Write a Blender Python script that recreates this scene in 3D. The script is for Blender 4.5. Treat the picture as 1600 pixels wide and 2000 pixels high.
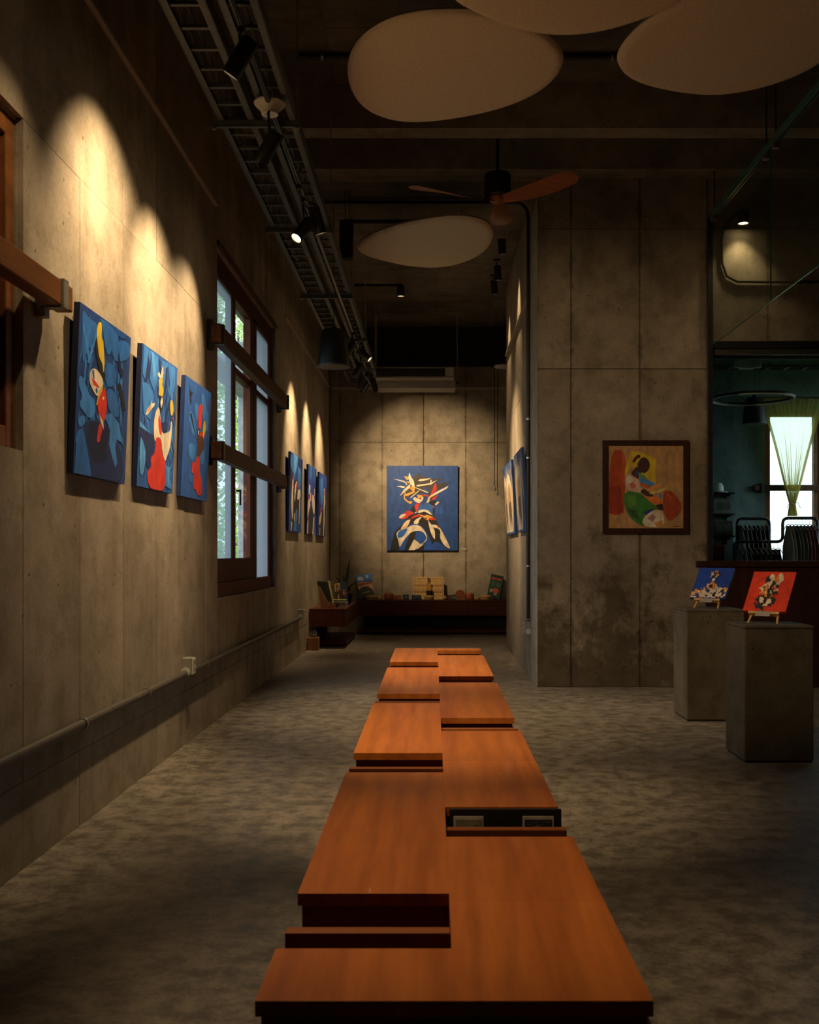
import bpy, bmesh, math, random
import numpy as np
from mathutils import Vector, Matrix
from mathutils.geometry import tessellate_polygon

random.seed(7)
sc = bpy.context.scene
for o in list(bpy.data.objects):
    bpy.data.objects.remove(o)
COL = sc.collection

# ------------------------------------------------------------------ camera
H = 1.45            # eye height
FPX = 2000.0        # focal length in pixels of the 1600x2000 frame
VX, VY = 846.0, 1080.0
cam_d = bpy.data.cameras.new('camera')
cam = bpy.data.objects.new('camera', cam_d)
COL.objects.link(cam)
cam.location = (0, 0, H)
cam.rotation_euler = (math.pi / 2, 0, 0)
cam_d.sensor_fit = 'VERTICAL'
cam_d.sensor_height = 36.0
cam_d.sensor_width = 28.8
cam_d.lens = 36.0 * FPX / 2000.0
cam_d.shift_x = -(VX - 800) / 2000.0
cam_d.shift_y = (VY - 1000) / 2000.0
cam_d.clip_start = 0.05
cam_d.clip_end = 300
cam_d.dof.use_dof = True
cam_d.dof.focus_distance = 11.0
cam_d.dof.aperture_fstop = 6.3
sc.camera = cam

# ------------------------------------------------------------------ world and exposure
W = bpy.data.worlds.new('overcast_sky')
sc.world = W
W.use_nodes = True
bg = W.node_tree.nodes['Background']
bg.inputs[0].default_value = (0.76, 0.89, 1.0, 1)
bg.inputs[1].default_value = 4.0
sc.view_settings.view_transform = 'Standard'
sc.view_settings.look = 'None'
sc.view_settings.gamma = 1.0
sc.view_settings.use_curve_mapping = False
sc.view_settings.exposure = 0.0
sc.cycles.max_bounces = 6
sc.cycles.diffuse_bounces = 4
sc.cycles.glossy_bounces = 2
sc.cycles.transparent_max_bounces = 10
sc.cycles.sample_clamp_indirect = 4.0
sc.cycles.blur_glossy = 1.0
sc.cycles.caustics_reflective = False
sc.cycles.caustics_refractive = False
LAMP = (1.0, 0.69, 0.37)      # colour of the gallery spots
GAIN = 1.0                    # one dimmer for all gallery spots


def P(px, py, d):
    """point seen at pixel (px,py) of the photograph standing at distance d"""
    return Vector(((px - VX) * d / FPX, d, H - (py - VY) * d / FPX))


# ------------------------------------------------------------------ materials
def new_mat(name):
    m = bpy.data.materials.new(name)
    m.use_nodes = True
    nt = m.node_tree
    b = nt.nodes['Principled BSDF']
    return m, nt, b


def N(nt, t, **kw):
    n = nt.nodes.new(t)
    for k, v in kw.items():
        setattr(n, k, v)
    return n


def coords(nt, world=False, scale=(1, 1, 1), rot=(0, 0, 0)):
    mp = N(nt, 'ShaderNodeMapping')
    mp.inputs['Scale'].default_value = scale
    mp.inputs['Rotation'].default_value = rot
    if world:
        g = N(nt, 'ShaderNodeNewGeometry')
        nt.links.new(g.outputs['Position'], mp.inputs['Vector'])
    else:
        g = N(nt, 'ShaderNodeTexCoord')
        nt.links.new(g.outputs['Object'], mp.inputs['Vector'])
    return mp.outputs['Vector']


def noise(nt, vec, scale, detail=2, rough=.55):
    n = N(nt, 'ShaderNodeTexNoise')
    n.inputs['Scale'].default_value = scale
    n.inputs['Detail'].default_value = detail
    n.inputs['Roughness'].default_value = rough
    nt.links.new(vec, n.inputs['Vector'])
    return n.outputs['Fac']


def ramp(nt, fac, stops):
    r = N(nt, 'ShaderNodeValToRGB')
    el = r.color_ramp.elements
    while len(el) < len(stops):
        el.new(.5)
    for e, (p, c) in zip(el, stops):
        e.position = p
        e.color = (c[0], c[1], c[2], 1)
    nt.links.new(fac, r.inputs['Fac'])
    return r.outputs['Color']


def mix(nt, a, b, fac, mode='MIX'):
    m = N(nt, 'ShaderNodeMix', data_type='RGBA', blend_type=mode)
    if isinstance(fac, (int, float)):
        m.inputs[0].default_value = fac
    else:
        nt.links.new(fac, m.inputs[0])
    for i, v in ((6, a), (7, b)):
        if isinstance(v, tuple):
            m.inputs[i].default_value = (v[0], v[1], v[2], 1)
        else:
            nt.links.new(v, m.inputs[i])
    return m.outputs[2]


def bump(nt, b, h, strength=.2, dist=.01):
    n = N(nt, 'ShaderNodeBump')
    n.inputs['Strength'].default_value = strength
    n.inputs['Distance'].default_value = dist
    nt.links.new(h, n.inputs['Height'])
    nt.links.new(n.outputs['Normal'], b.inputs['Normal'])


def simple(name, c, rough=.55, metal=0., var=.25, scale=18., bmp=.05, world=False, stretch=(1, 1, 1), spec=None):
    """plain procedural material: base colour broken up by noise, slight relief"""
    m, nt, b = new_mat(name)
    v = coords(nt, world, stretch)
    f = noise(nt, v, scale)
    lo = tuple(x * (1 - var) for x in c)
    hi = tuple(min(1, x * (1 + var)) for x in c)
    nt.links.new(ramp(nt, f, [(.3, lo), (.7, hi)]), b.inputs['Base Color'])
    b.inputs['Roughness'].default_value = rough
    b.inputs['Metallic'].default_value = metal
    if spec is not None:
        b.inputs['Specular IOR Level'].default_value = spec
    if bmp:
        bump(nt, b, f, bmp)
    return m


def concrete(name, dark, light, streak=(3.2, 3.2, .22), rough=.8, stain=0.0, edge=0.0, damp=0.0):
    m, nt, b = new_mat(name)
    big = noise(nt, coords(nt, True), 1.1, 3, .6)
    st = noise(nt, coords(nt, True, streak), 1.6, 2.5, .5)
    fine = noise(nt, coords(nt, True), 42, 2, .65)
    mid = noise(nt, coords(nt, True), 5.5, 4, .65)
    c = ramp(nt, big, [(.3, dark), (.68, light)])
    sm = ramp(nt, st, [(.3, (.74, .71, .66)), (.48, (.97, .97, .96)), (.68, (1.08, 1.07, 1.04))])
    c = mix(nt, c, sm, .6, 'MULTIPLY')
    mm = ramp(nt, mid, [(.36, (.76, .74, .70)), (.5, (.98, .98, .98)), (.64, (1.1, 1.09, 1.07))])
    c = mix(nt, c, mm, .8, 'MULTIPLY')
    fm = ramp(nt, fine, [(.3, (.8, .8, .8)), (.6, (1.05, 1.05, 1.05))])
    c = mix(nt, c, fm, .7, 'MULTIPLY')
    # bug holes left by air bubbles
    vo = N(nt, 'ShaderNodeTexVoronoi')
    vo.inputs['Scale'].default_value = 7
    nt.links.new(coords(nt, True), vo.inputs['Vector'])
    hole = ramp(nt, vo.outputs['Distance'], [(.045, (0, 0, 0)), (.085, (1, 1, 1))])
    pick = ramp(nt, noise(nt, coords(nt, True), 3.3, 2), [(.44, (1, 1, 1)), (.50, (0, 0, 0))])
    hole2 = mix(nt, hole, pick, 1.0, 'LIGHTEN')
    c = mix(nt, c, ramp(nt, hole2, [(0, (.35, .32, .28)), (1, (1, 1, 1))]), 1.0, 'MULTIPLY')
    # each cast panel has a tone of its own
    oi = N(nt, 'ShaderNodeObjectInfo')
    tone = ramp(nt, oi.outputs['Random'], [(0, (.84, .83, .82)), (1, (1.12, 1.12, 1.12))])
    c = mix(nt, c, tone, .8, 'MULTIPLY')
    if stain:
        s = noise(nt, coords(nt, True, (1, 1, .7)), 2.6, 4, .7)
        sf = ramp(nt, s, [(.46, (1, 1, 1)), (.62, (.34, .32, .3))])
        c = mix(nt, c, sf, stain, 'MULTIPLY')
    if edge:
        # grout leaked at the shuttering joints leaves ragged marks along panel edges
        tc = N(nt, 'ShaderNodeTexCoord')
        sx = N(nt, 'ShaderNodeSeparateXYZ')
        nt.links.new(tc.outputs['Object'], sx.inputs[0])
        ab = N(nt, 'ShaderNodeMath', operation='ABSOLUTE')
        nt.links.new(sx.outputs['X'], ab.inputs[0])
        rag = noise(nt, coords(nt, True, (1, 1, .8)), 7, 3, .7)
        ma = N(nt, 'ShaderNodeMath', operation='MULTIPLY_ADD')
        ma.inputs[1].default_value = .19
        nt.links.new(rag, ma.inputs[0])
        nt.links.new(ab.outputs[0], ma.inputs[2])
        c = mix(nt, c, ramp(nt, ma.outputs[0], [(.565, (1, 1, 1)), (.60, (.42, .39, .35))]), edge, 'MULTIPLY')
    if damp:
        # old damp patches at the foot of the pier
        g = N(nt, 'ShaderNodeNewGeometry')
        sz = N(nt, 'ShaderNodeSeparateXYZ')
        nt.links.new(g.outputs['Position'], sz.inputs[0])
        dn = noise(nt, coords(nt, True, (1, 1, .8)), 2.2, 6, .72)
        mz = N(nt, 'ShaderNodeMath', operation='MULTIPLY_ADD')
        mz.inputs[1].default_value = -.16
        nt.links.new(sz.outputs['Z'], mz.inputs[0])
        nt.links.new(dn, mz.inputs[2])
        c = mix(nt, c, ramp(nt, mz.outputs[0], [(.30, (1, 1, 1)), (.44, (.36, .33, .29))]), damp, 'MULTIPLY')
    nt.links.new(c, b.inputs['Base Color'])
    b.inputs['Roughness'].default_value = rough
    b.inputs['Specular IOR Level'].default_value = .25
    bump(nt, b, fine, .22, .004)
    return m


def wood(name, c1, c2, axis='y', scale=6., rough=.4, world=True, coat=0.0, spec=.4):
    m, nt, b = new_mat(name)
    s = {'x': (.09, 1, 1), 'y': (1, .09, 1), 'z': (1, 1, .09)}[axis]
    v = coords(nt, world, s)
    a = noise(nt, v, scale, 3, .62)
    f = noise(nt, v, scale * 9, 2, .6)
    wv = N(nt, 'ShaderNodeTexWave', wave_type='BANDS', bands_direction={'x': 'Y', 'y': 'X', 'z': 'X'}[axis])
    wv.inputs['Scale'].default_value = scale * .55
    wv.inputs['Distortion'].default_value = 7.0
    wv.inputs['Detail'].default_value = 3
    wv.inputs['Detail Scale'].default_value = 1.2
    nt.links.new(coords(nt, world, {'x': (.16, 1, 1), 'y': (1, .16, 1), 'z': (1, 1, .16)}[axis]), wv.inputs['Vector'])
    c = ramp(nt, a, [(.3, c1), (.7, c2)])
    c = mix(nt, c, ramp(nt, wv.outputs['Fac'], [(0, (.78, .72, .66)), (.5, (1, 1, 1)), (1, (1.05, 1.04, 1))]), .55, 'MULTIPLY')
    c = mix(nt, c, ramp(nt, f, [(.3, (.82, .8, .78)), (.6, (1.04, 1.04, 1.04))]), .7, 'MULTIPLY')
    oi = N(nt, 'ShaderNodeObjectInfo')
    c = mix(nt, c, ramp(nt, oi.outputs['Random'], [(0, (.86, .85, .84)), (1, (1.1, 1.1, 1.1))]), .8, 'MULTIPLY')
    nt.links.new(c, b.inputs['Base Color'])
    b.inputs['Roughness'].default_value = rough
    b.inputs['Coat Weight'].default_value = coat
    b.inputs['Specular IOR Level'].default_value = spec
    bump(nt, b, f, .08, .002)
    return m


def emit(name, c, s):
    m, nt, b = new_mat(name)
    b.inputs['Base Color'].default_value = (.8, .8, .8, 1)
    b.inputs['Emission Color'].default_value = (c[0], c[1], c[2], 1)
    b.inputs['Emission Strength'].default_value = s
    m.cycles.emission_sampling = 'NONE'      # the beam itself comes from the lamp's spot
    return m


def glass(name, tint, refl=.08):
    m, nt, b = new_mat(name)
    nt.nodes.remove(b)
    t = N(nt, 'ShaderNodeBsdfTransparent')
    t.inputs[0].default_value = (*tint, 1)
    g = N(nt, 'ShaderNodeBsdfGlossy')
    g.inputs['Roughness'].default_value = .03
    lw = N(nt, 'ShaderNodeLayerWeight')
    pw = N(nt, 'ShaderNodeMath', operation='POWER')
    pw.inputs[1].default_value = 5.0
    nt.links.new(lw.outputs['Facing'], pw.inputs[0])
    sm = N(nt, 'ShaderNodeMath', operation='MULTIPLY_ADD')
    sm.inputs[1].default_value = refl * 5
    sm.inputs[2].default_value = .03
    nt.links.new(pw.outputs[0], sm.inputs[0])
    mx = N(nt, 'ShaderNodeMixShader')
    nt.links.new(sm.outputs[0], mx.inputs[0])
    nt.links.new(t.outputs[0], mx.inputs[1])
    nt.links.new(g.outputs[0], mx.inputs[2])
    nt.links.new(mx.outputs[0], nt.nodes['Material Output'].inputs[0])
    return m


M = {}
M['conc_l'] = concrete('board_marked_concrete', (.27, .235, .185), (.42, .37, .295))
M['conc_b'] = concrete('smooth_cast_concrete', (.27, .24, .19), (.40, .355, .285), streak=(2, 2, .4), stain=.25, edge=.65)
M['conc_c'] = concrete('stained_cast_concrete', (.235, .20, .15), (.35, .305, .235), streak=(1.8, 1.8, .4), stain=.3, edge=.65, damp=.9)
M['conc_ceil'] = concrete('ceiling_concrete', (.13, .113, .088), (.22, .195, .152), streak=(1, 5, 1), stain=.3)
M['conc_beam'] = concrete('beam_concrete', (.24, .21, .16), (.36, .32, .25), streak=(1, 5, 1), stain=.3)  # lighter than the slab: bounce light on the soffits put into the colour
M['conc_dark'] = concrete('joint_concrete', (.06, .052, .042), (.11, .095, .08))
M['conc_shop'] = concrete('teal_grey_concrete', (.115, .17, .165), (.18, .25, .245), streak=(2, 2, .5))
M['plinth'] = concrete('grey_plinth_cement', (.085, .072, .052), (.135, .118, .088), streak=(3, 3, .6))


def floor_mat():
    m, nt, b = new_mat('polished_concrete_floor')
    big = noise(nt, coords(nt, True), .9, 3, .62)
    swirl = noise(nt, coords(nt, True), 8.0, 5, .78)
    fine = noise(nt, coords(nt, True), 55, 2, .6)
    c = ramp(nt, big, [(.28, (.14, .125, .104)), (.7, (.225, .205, .172))])
    c = mix(nt, c, ramp(nt, swirl, [(.40, (.55, .54, .52)), (.5, (1, 1, 1)), (.60, (1.45, 1.43, 1.4))]), .95, 'MULTIPLY')
    c = mix(nt, c, ramp(nt, fine, [(.3, (.78, .78, .78)), (.65, (1.08, 1.08, 1.08))]), .8, 'MULTIPLY')
    nt.links.new(c, b.inputs['Base Color'])
    nt.links.new(ramp(nt, swirl, [(.3, (.36,) * 3), (.7, (.55,) * 3)]), b.inputs['Roughness'])
    b.inputs['Specular IOR Level'].default_value = .45
    bump(nt, b, swirl, .06, .01)
    return m


M['floor'] = floor_mat()
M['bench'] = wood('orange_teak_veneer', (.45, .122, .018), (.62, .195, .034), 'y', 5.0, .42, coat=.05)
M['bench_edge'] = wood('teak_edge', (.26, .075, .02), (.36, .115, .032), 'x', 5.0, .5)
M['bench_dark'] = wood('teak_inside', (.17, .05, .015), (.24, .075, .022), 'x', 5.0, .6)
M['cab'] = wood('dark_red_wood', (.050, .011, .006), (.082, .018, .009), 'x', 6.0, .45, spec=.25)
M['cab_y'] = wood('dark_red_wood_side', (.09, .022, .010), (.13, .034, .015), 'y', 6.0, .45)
M['frame'] = wood('reddish_window_wood', (.075, .020, .010), (.12, .034, .016), 'z', 8.0, .6, spec=.15)
M['bar'] = wood('brown_guard_timber', (.165, .066, .018), (.27, .11, .032), 'y', 8.0, .5, spec=.25)
M['bar_d'] = wood('dark_guard_timber', (.085, .034, .016), (.14, .06, .028), 'y', 8.0, .6, spec=.2)
M['panel_d'] = wood('maroon_wall_panel', (.028, .010, .007), (.045, .016, .011), 'z', 5.0, .5, spec=.2)
M['fan'] = wood('red_fan_wood', (.28, .075, .022), (.42, .13, .04), 'x', 7.0, .4, world=False)
M['pine'] = wood('light_pine', (.55, .33, .13), (.72, .47, .21), 'z', 14.0, .5, world=False)
M['block'] = wood('brown_block', (.26, .11, .04), (.38, .18, .07), 'z', 14.0, .5)
M['black'] = simple('black_metal', (.012, .012, .012), .45, .0, .2)
M['black_gloss'] = simple('black_gloss', (.012, .013, .014), .25, .0, .2)
M['black_matte'] = simple('black_matte', (.01, .01, .01), .7, .0, .2)
M['galv'] = simple('galvanised_steel', (.10, .11, .108), .55, .3, .2, 30)
M['steel'] = simple('brushed_steel', (.42, .40, .36), .35, .9, .15, 40)
M['brass'] = simple('zinc_rod', (.40, .30, .15), .5, .2, .2, 40)
M['alu'] = simple('aluminium_rail', (.55, .50, .43), .45, .25, .1, 40)
M['pipe'] = simple('grey_conduit', (.075, .068, .058), .5, .1, .15, 25)
M['white'] = simple('white_plastic', (.52, .50, .45), .45, 0, .08, 20)
M['grey'] = simple('grey_plastic', (.24, .235, .215), .5, 0, .1, 20)
M['felt'] = simple('cream_felt', (.80, .68, .50), .95, 0, .07, 40, .3, spec=.1)
M['wicker'] = simple('straw_wicker', (.62, .42, .16), .6, 0, .35, 60, .5)
M['wicker_d'] = simple('dark_wicker', (.36, .18, .06), .6, 0, .3, 60, .5)
M['leafdk'] = simple('dark_leaf', (.02, .045, .015), .45, 0, .4, 20)
M['canvas_edge'] = simple('canvas_edge_blue', (.018, .06, .2), .75, 0, .3, 12)
M['glass'] = glass('window_glass', (.94, .97, .975), .08)
M['glass_dusty'] = None
M['glass_green'] = glass('green_glass', (.89, .945, .915), .10)
M['glass_edge'] = simple('glass_edge_green', (.05, .17, .13), .2, 0, .2)
M['soil'] = simple('garden_ground', (.10, .13, .05), .9, 0, .5, 3, .3, True)
M['bark'] = simple('tree_bark', (.11, .09, .07), .9, 0, .4, 15, .5)
M['paving'] = simple('outdoor_grey_timber', (.30, .32, .33), .7, 0, .25, 9, .2, True)


def leaf_mat(name, c):
    m, nt, b = new_mat(name)
    f = noise(nt, coords(nt, True), 2.5, 3)
    col = ramp(nt, f, [(.3, tuple(x * .6 for x in c)), (.7, tuple(min(1, x * 1.5) for x in c))])
    nt.links.new(col, b.inputs['Base Color'])
    b.inputs['Roughness'].default_value = .5
    tr = N(nt, 'ShaderNodeBsdfTranslucent')
    nt.links.new(col, tr.inputs[0])
    mx = N(nt, 'ShaderNodeMixShader')
    mx.inputs[0].default_value = .4
    nt.links.new(b.outputs[0], mx.inputs[1])
    nt.links.new(tr.outputs[0], mx.inputs[2])
    nt.links.new(mx.outputs[0], nt.nodes['Material Output'].inputs[0])
    return m


M['leaf'] = leaf_mat('fresh_leaf', (.30, .50, .11))
M['leaf2'] = leaf_mat('pale_leaf', (.46, .58, .24))


def curtain_mat():
    m, nt, b = new_mat('sheer_curtain')
    nt.nodes.remove(b)
    f = noise(nt, coords(nt, True, (30, 30, 2)), 2, 2)
    col = ramp(nt, f, [(.3, (.64, .57, .17)), (.7, (.80, .71, .28))])
    d = N(nt, 'ShaderNodeBsdfDiffuse')
    t = N(nt, 'ShaderNodeBsdfTranslucent')
    tp = N(nt, 'ShaderNodeBsdfTransparent')
    tp.inputs[0].default_value = (1.0, .98, .84, 1)
    nt.links.new(col, d.inputs[0])
    nt.links.new(col, t.inputs[0])
    m1 = N(nt, 'ShaderNodeMixShader'); m1.inputs[0].default_value = .65
    nt.links.new(d.outputs[0], m1.inputs[1]); nt.links.new(t.outputs[0], m1.inputs[2])
    m2 = N(nt, 'ShaderNodeMixShader'); m2.inputs[0].default_value = .40
    nt.links.new(m1.outputs[0], m2.inputs[1]); nt.links.new(tp.outputs[0], m2.inputs[2])
    nt.links.new(m2.outputs[0], nt.nodes['Material Output'].inputs[0])
    return m


M['curtain'] = curtain_mat()


def dusty_glass():
    m, nt, b = new_mat('dusty_bluish_glass')
    nt.nodes.remove(b)
    f = noise(nt, coords(nt, True), 60, 4, .7)
    col = ramp(nt, f, [(.35, (.10, .122, .142)), (.65, (.19, .22, .25))])
    t = N(nt, 'ShaderNodeBsdfTranslucent')
    nt.links.new(col, t.inputs[0])
    tp = N(nt, 'ShaderNodeBsdfTransparent')
    tp.inputs[0].default_value = (.80, .86, .90, 1)
    mx = N(nt, 'ShaderNodeMixShader'); mx.inputs[0].default_value = .26
    nt.links.new(t.outputs[0], mx.inputs[1]); nt.links.new(tp.outputs[0], mx.inputs[2])
    nt.links.new(mx.outputs[0], nt.nodes['Material Output'].inputs[0])
    return m


M['glass_dusty'] = dusty_glass()
_paint = {}


def paint(c):
    """artist's paint of one colour: brush mottling and slight relief"""
    if c[2] > 1.5 * c[0] and c[2] > c[1]:
        c = (c[0] * .6, c[1] * .92, min(.9, c[2] * 1.5))
    k = tuple(round(x, 3) for x in c)
    if k not in _paint:
        _paint[k] = simple('paint', k, .6, 0, .26, 16, 0, stretch=(1, 1, .5))
    return _paint[k]


# ------------------------------------------------------------------ mesh building
class MB:
    """collects shapes in world coordinates and links them as one mesh object"""

    def __init__(s):
        s.v, s.f, s.m = [], [], []
        s.cur = 0

    def _add(s, vs, fs):
        o = len(s.v)
        s.v += [Vector(x) for x in vs]
        s.f += [[i + o for i in f] for f in fs]
        s.m += [s.cur] * len(fs)
        return s

    def box(s, x0, x1, y0, y1, z0, z1, bev=0., rot=None, piv=None):
        if x0 > x1: x0, x1 = x1, x0
        if y0 > y1: y0, y1 = y1, y0
        if z0 > z1: z0, z1 = z1, z0
        if bev <= 0:
            vs = [(x, y, z) for z in (z0, z1) for y in (y0, y1) for x in (x0, x1)]
            fs = [(0, 2, 3, 1), (4, 5, 7, 6), (0, 1, 5, 4), (2, 6, 7, 3), (0, 4, 6, 2), (1, 3, 7, 5)]
        else:
            bm = bmesh.new()
            bmesh.ops.create_cube(bm, size=1)
            for v in bm.verts:
                v.co = Vector(((x0 + x1) / 2 + v.co.x * (x1 - x0), (y0 + y1) / 2 + v.co.y * (y1 - y0), (z0 + z1) / 2 + v.co.z * (z1 - z0)))
            bev = min(bev, (x1 - x0) * .45, (y1 - y0) * .45, (z1 - z0) * .45)
            bmesh.ops.bevel(bm, geom=bm.edges[:], offset=bev, segments=2, affect='EDGES', profile=.5)
            bm.verts.index_update()
            vs = [v.co.copy() for v in bm.verts]
            fs = [[v.index for v in f.verts] for f in bm.faces]
            bm.free()
        if rot is not None:
            pv = Vector(piv) if piv is not None else Vector(((x0 + x1) / 2, (y0 + y1) / 2, (z0 + z1) / 2))
            vs = [rot @ (Vector(v) - pv) + pv for v in vs]
        return s._add(vs, fs)

    def tube(s, pts, r, n=10, r2=None, cap=True):
        pts = [Vector(p) for p in pts]
        rings = []
        up = None
        for i, p in enumerate(pts):
            t = (pts[min(i + 1, len(pts) - 1)] - pts[max(i - 1, 0)]).normalized()
            if up is None:
                a = Vector((0, 0, 1)) if abs(t.z) < .9 else Vector((1, 0, 0))
                up = (a - t * a.dot(t)).normalized()
            else:
                up = (up - t * up.dot(t)).normalized()
            w = t.cross(up)
            rr = r if r2 is None else r + (r2 - r) * i / (len(pts) - 1)
            rings.append([p + (up * math.cos(2 * math.pi * k / n) + w * math.sin(2 * math.pi * k / n)) * rr for k in range(n)])
        vs = [v for g in rings for v in g]
        fs = []
        for i in range(len(pts) - 1):
            for k in range(n):
                a, b = i * n + k, i * n + (k + 1) % n
                fs.append((a, b, b + n, a + n))
        if cap:
            fs.append(tuple(range(n - 1, -1, -1)))
            fs.append(tuple(range((len(pts) - 1) * n, len(pts) * n)))
        return s._add(vs, fs)

    def lathe(s, prof, c=(0, 0, 0), n=24, axis=None):
        """prof: list of (r, z); revolved about the z axis through c (or along axis)"""
        c = Vector(c)
        R = Matrix.Identity(3) if axis is None else Vector((0, 0, 1)).rotation_difference(Vector(axis)).to_matrix()
        vs, fs = [], []
        for r, z in prof:
            for k in range(n):
                a = 2 * math.pi * k / n
                vs.append(c + R @ Vector((r * math.cos(a), r * math.sin(a), z)))
        for i in range(len(prof) - 1):
            for k in range(n):
                a, b = i * n + k, i * n + (k + 1) % n
                fs.append((a, b, b + n, a + n))
        if prof[0][0] > 1e-6: fs.append(tuple(range(n - 1, -1, -1)))
        if prof[-1][0] > 1e-6: fs.append(tuple(range((len(prof) - 1) * n, len(prof) * n)))
        return s._add(vs, fs)

    def quad(s, a, b, c, d):
        return s._add([a, b, c, d], [(0, 1, 2, 3)])

    def poly(s, pts):
        pts = [Vector(p) for p in pts]
        tris = tessellate_polygon([pts])
        return s._add(pts, [tuple(t) for t in tris])

    def grid(s, fn, nu, nv):
        vs = [fn(i / nu, j / nv) for j in range(nv + 1) for i in range(nu + 1)]
        fs = []
        for j in range(nv):
            for i in range(nu):
                a = j * (nu + 1) + i
                fs.append((a, a + 1, a + nu + 2, a + nu + 1))
        return s._add(vs, fs)

    def build(s, name, mats, parent=None, smooth=False, origin=None):
        if not isinstance(mats, (list, tuple)):
            mats = [mats]
        if parent is not None:
            og = Vector((0, 0, 0))
            p = parent
            while p is not None:
                og += p.location
                p = p.parent
        elif origin is not None:
            og = Vector(origin)
        else:
            lo = [min(v[i] for v in s.v) for i in range(3)]
            hi = [max(v[i] for v in s.v) for i in range(3)]
            og = Vector(((lo[0] + hi[0]) / 2, (lo[1] + hi[1]) / 2, lo[2]))
        me = bpy.data.meshes.new(name)
        me.from_pydata([tuple(v - og) for v in s.v], [], s.f)
        for m in mats:
            me.materials.append(M[m] if isinstance(m, str) else m)
        me.polygons.foreach_set('material_index', s.m)
        if smooth:
            me.polygons.foreach_set('use_smooth', [True] * len(me.polygons))
        me.update()
        if smooth:
            try:
                me.set_sharp_from_angle(angle=math.radians(38))
            except Exception:
                pass
        o = bpy.data.objects.new(name, me)
        COL.objects.link(o)
        if parent is not None:
            o.parent = parent
        else:
            o.location = og
        return o


def tag(o, label=None, cat=None, group=None, kind=None):
    if label: o['label'] = label
    if cat: o['category'] = cat
    if group: o['group'] = group
    if kind: o['kind'] = kind
    return o


def thing(name, label, cat, loc, group=None, kind=None):
    o = bpy.data.objects.new(name, None)
    COL.objects.link(o)
    o.location = loc
    o.empty_display_size = .1
    return tag(o, label, cat, group, kind)


def copy_tree(o, parent=None):
    c = o.copy()
    COL.objects.link(c)
    c.parent = parent
    for ch in o.children:
        copy_tree(ch, c)
    return c


_unit = None


def piece(name, mat, parent, x0, x1, y0, y1, z0, z1):
    """a plain block that shares one unit mesh per material, child of parent"""
    key = 'unit_' + mat
    me = bpy.data.meshes.get(key)
    if me is None:
        b = MB().box(-.5, .5, -.5, .5, -.5, .5)
        me = bpy.data.meshes.new(key)
        me.from_pydata([tuple(v) for v in b.v], [], b.f)
        me.materials.append(M[mat])
    o = bpy.data.objects.new(name, me)
    COL.objects.link(o)
    pl = Vector((0, 0, 0))
    p = parent
    while p is not None:
        pl += p.location
        p = p.parent
    o.parent = parent
    o.location = Vector(((x0 + x1) / 2, (y0 + y1) / 2, (z0 + z1) / 2)) - pl
    o.scale = (abs(x1 - x0), abs(y1 - y0), abs(z1 - z0))
    return o


def cuts(rect, holes):
    """rect minus holes -> list of rects (u0,u1,v0,v1)"""
    out = [rect]
    for h in holes:
        nxt = []
        for (a, b, c, d) in out:
            if h[1] <= a or h[0] >= b or h[3] <= c or h[2] >= d:
                nxt.append((a, b, c, d)); continue
            if h[0] > a: nxt.append((a, h[0], c, d))
            if h[1] < b: nxt.append((h[1], b, c, d))
            a2, b2 = max(a, h[0]), min(b, h[1])
            if h[2] > c: nxt.append((a2, b2, c, h[2]))
            if h[3] < d: nxt.append((a2, b2, h[3], d))
        out = nxt
    return out


def panels(parent, plane, at, sgn, us, vs, mat, holes=(), gap=.004, rng=None):
    """cast concrete panels standing proud of a wall; plane 'x' or 'y'; sgn = side the panels face"""
    rng = rng or random.Random(3)
    for j in range(len(vs) - 1):
        for i in range(len(us) - 1):
            for (a, b, c, d) in cuts((us[i], us[i + 1], vs[j], vs[j + 1]), holes):
                if b - a < .02 or d - c < .02: continue
                f = at + sgn * rng.uniform(-.0025, .0015)
                bk = at - sgn * .05
                g = gap / 2
                if plane == 'x':
                    piece('concrete_panel', mat, parent, bk, f, a + g, b - g, c + g, d - g)
                else:
                    piece('concrete_panel', mat, parent, a + g, b - g, bk, f, c + g, d - g)

# ================================================================== the setting
WL = -1.878          # face of the left wall
WB = 18.6            # face of the back wall
WR = 1.13            # face of the right block towards the bench
CF = 11.07           # front face of the right block (the wide pier)
RE = 2.965           # right end of the pier
RB = 15.76           # far end of the right block
ZA, ZB = 5.93, 5.55  # slab over the hall, slab over the far bay
LIFT = [0, .40, 3.44, 4.96, 5.93]


def struct(name, mb, mat, label=None, cat=None):
    o = mb.build(name, mat)
    o['kind'] = 'structure'
    if label: o['label'] = label
    if cat: o['category'] = cat
    return o


struct('floor', MB().box(-2.2, 7.3, -3.2, 19.0, -.12, 0), 'floor', 'mottled grey polished concrete floor of the gallery', 'floor')

# left wall with two window openings
W1 = (8.92, 12.2, 1.05, 4.13)
W2 = (2.7, 4.69, 1.92, 3.43)
mb = MB()
for (a, b, c, d) in cuts((-3.2, 19.0, 0, 6.2), [W1, W2]):
    mb.box(WL - .34, WL - .03, a, b, c, d)
wl = struct('wall_left', mb, 'conc_l', 'tall board-marked concrete wall hung with blue canvases', 'wall')
ys = [3.935 + .755 * k for k in range(21)] 
ys = [y for y in ys if y < 18.4] + [WB - .012]
panels(wl, 'x', WL, 1, ys, LIFT, 'conc_l', [W1, W2], rng=random.Random(4))

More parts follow.
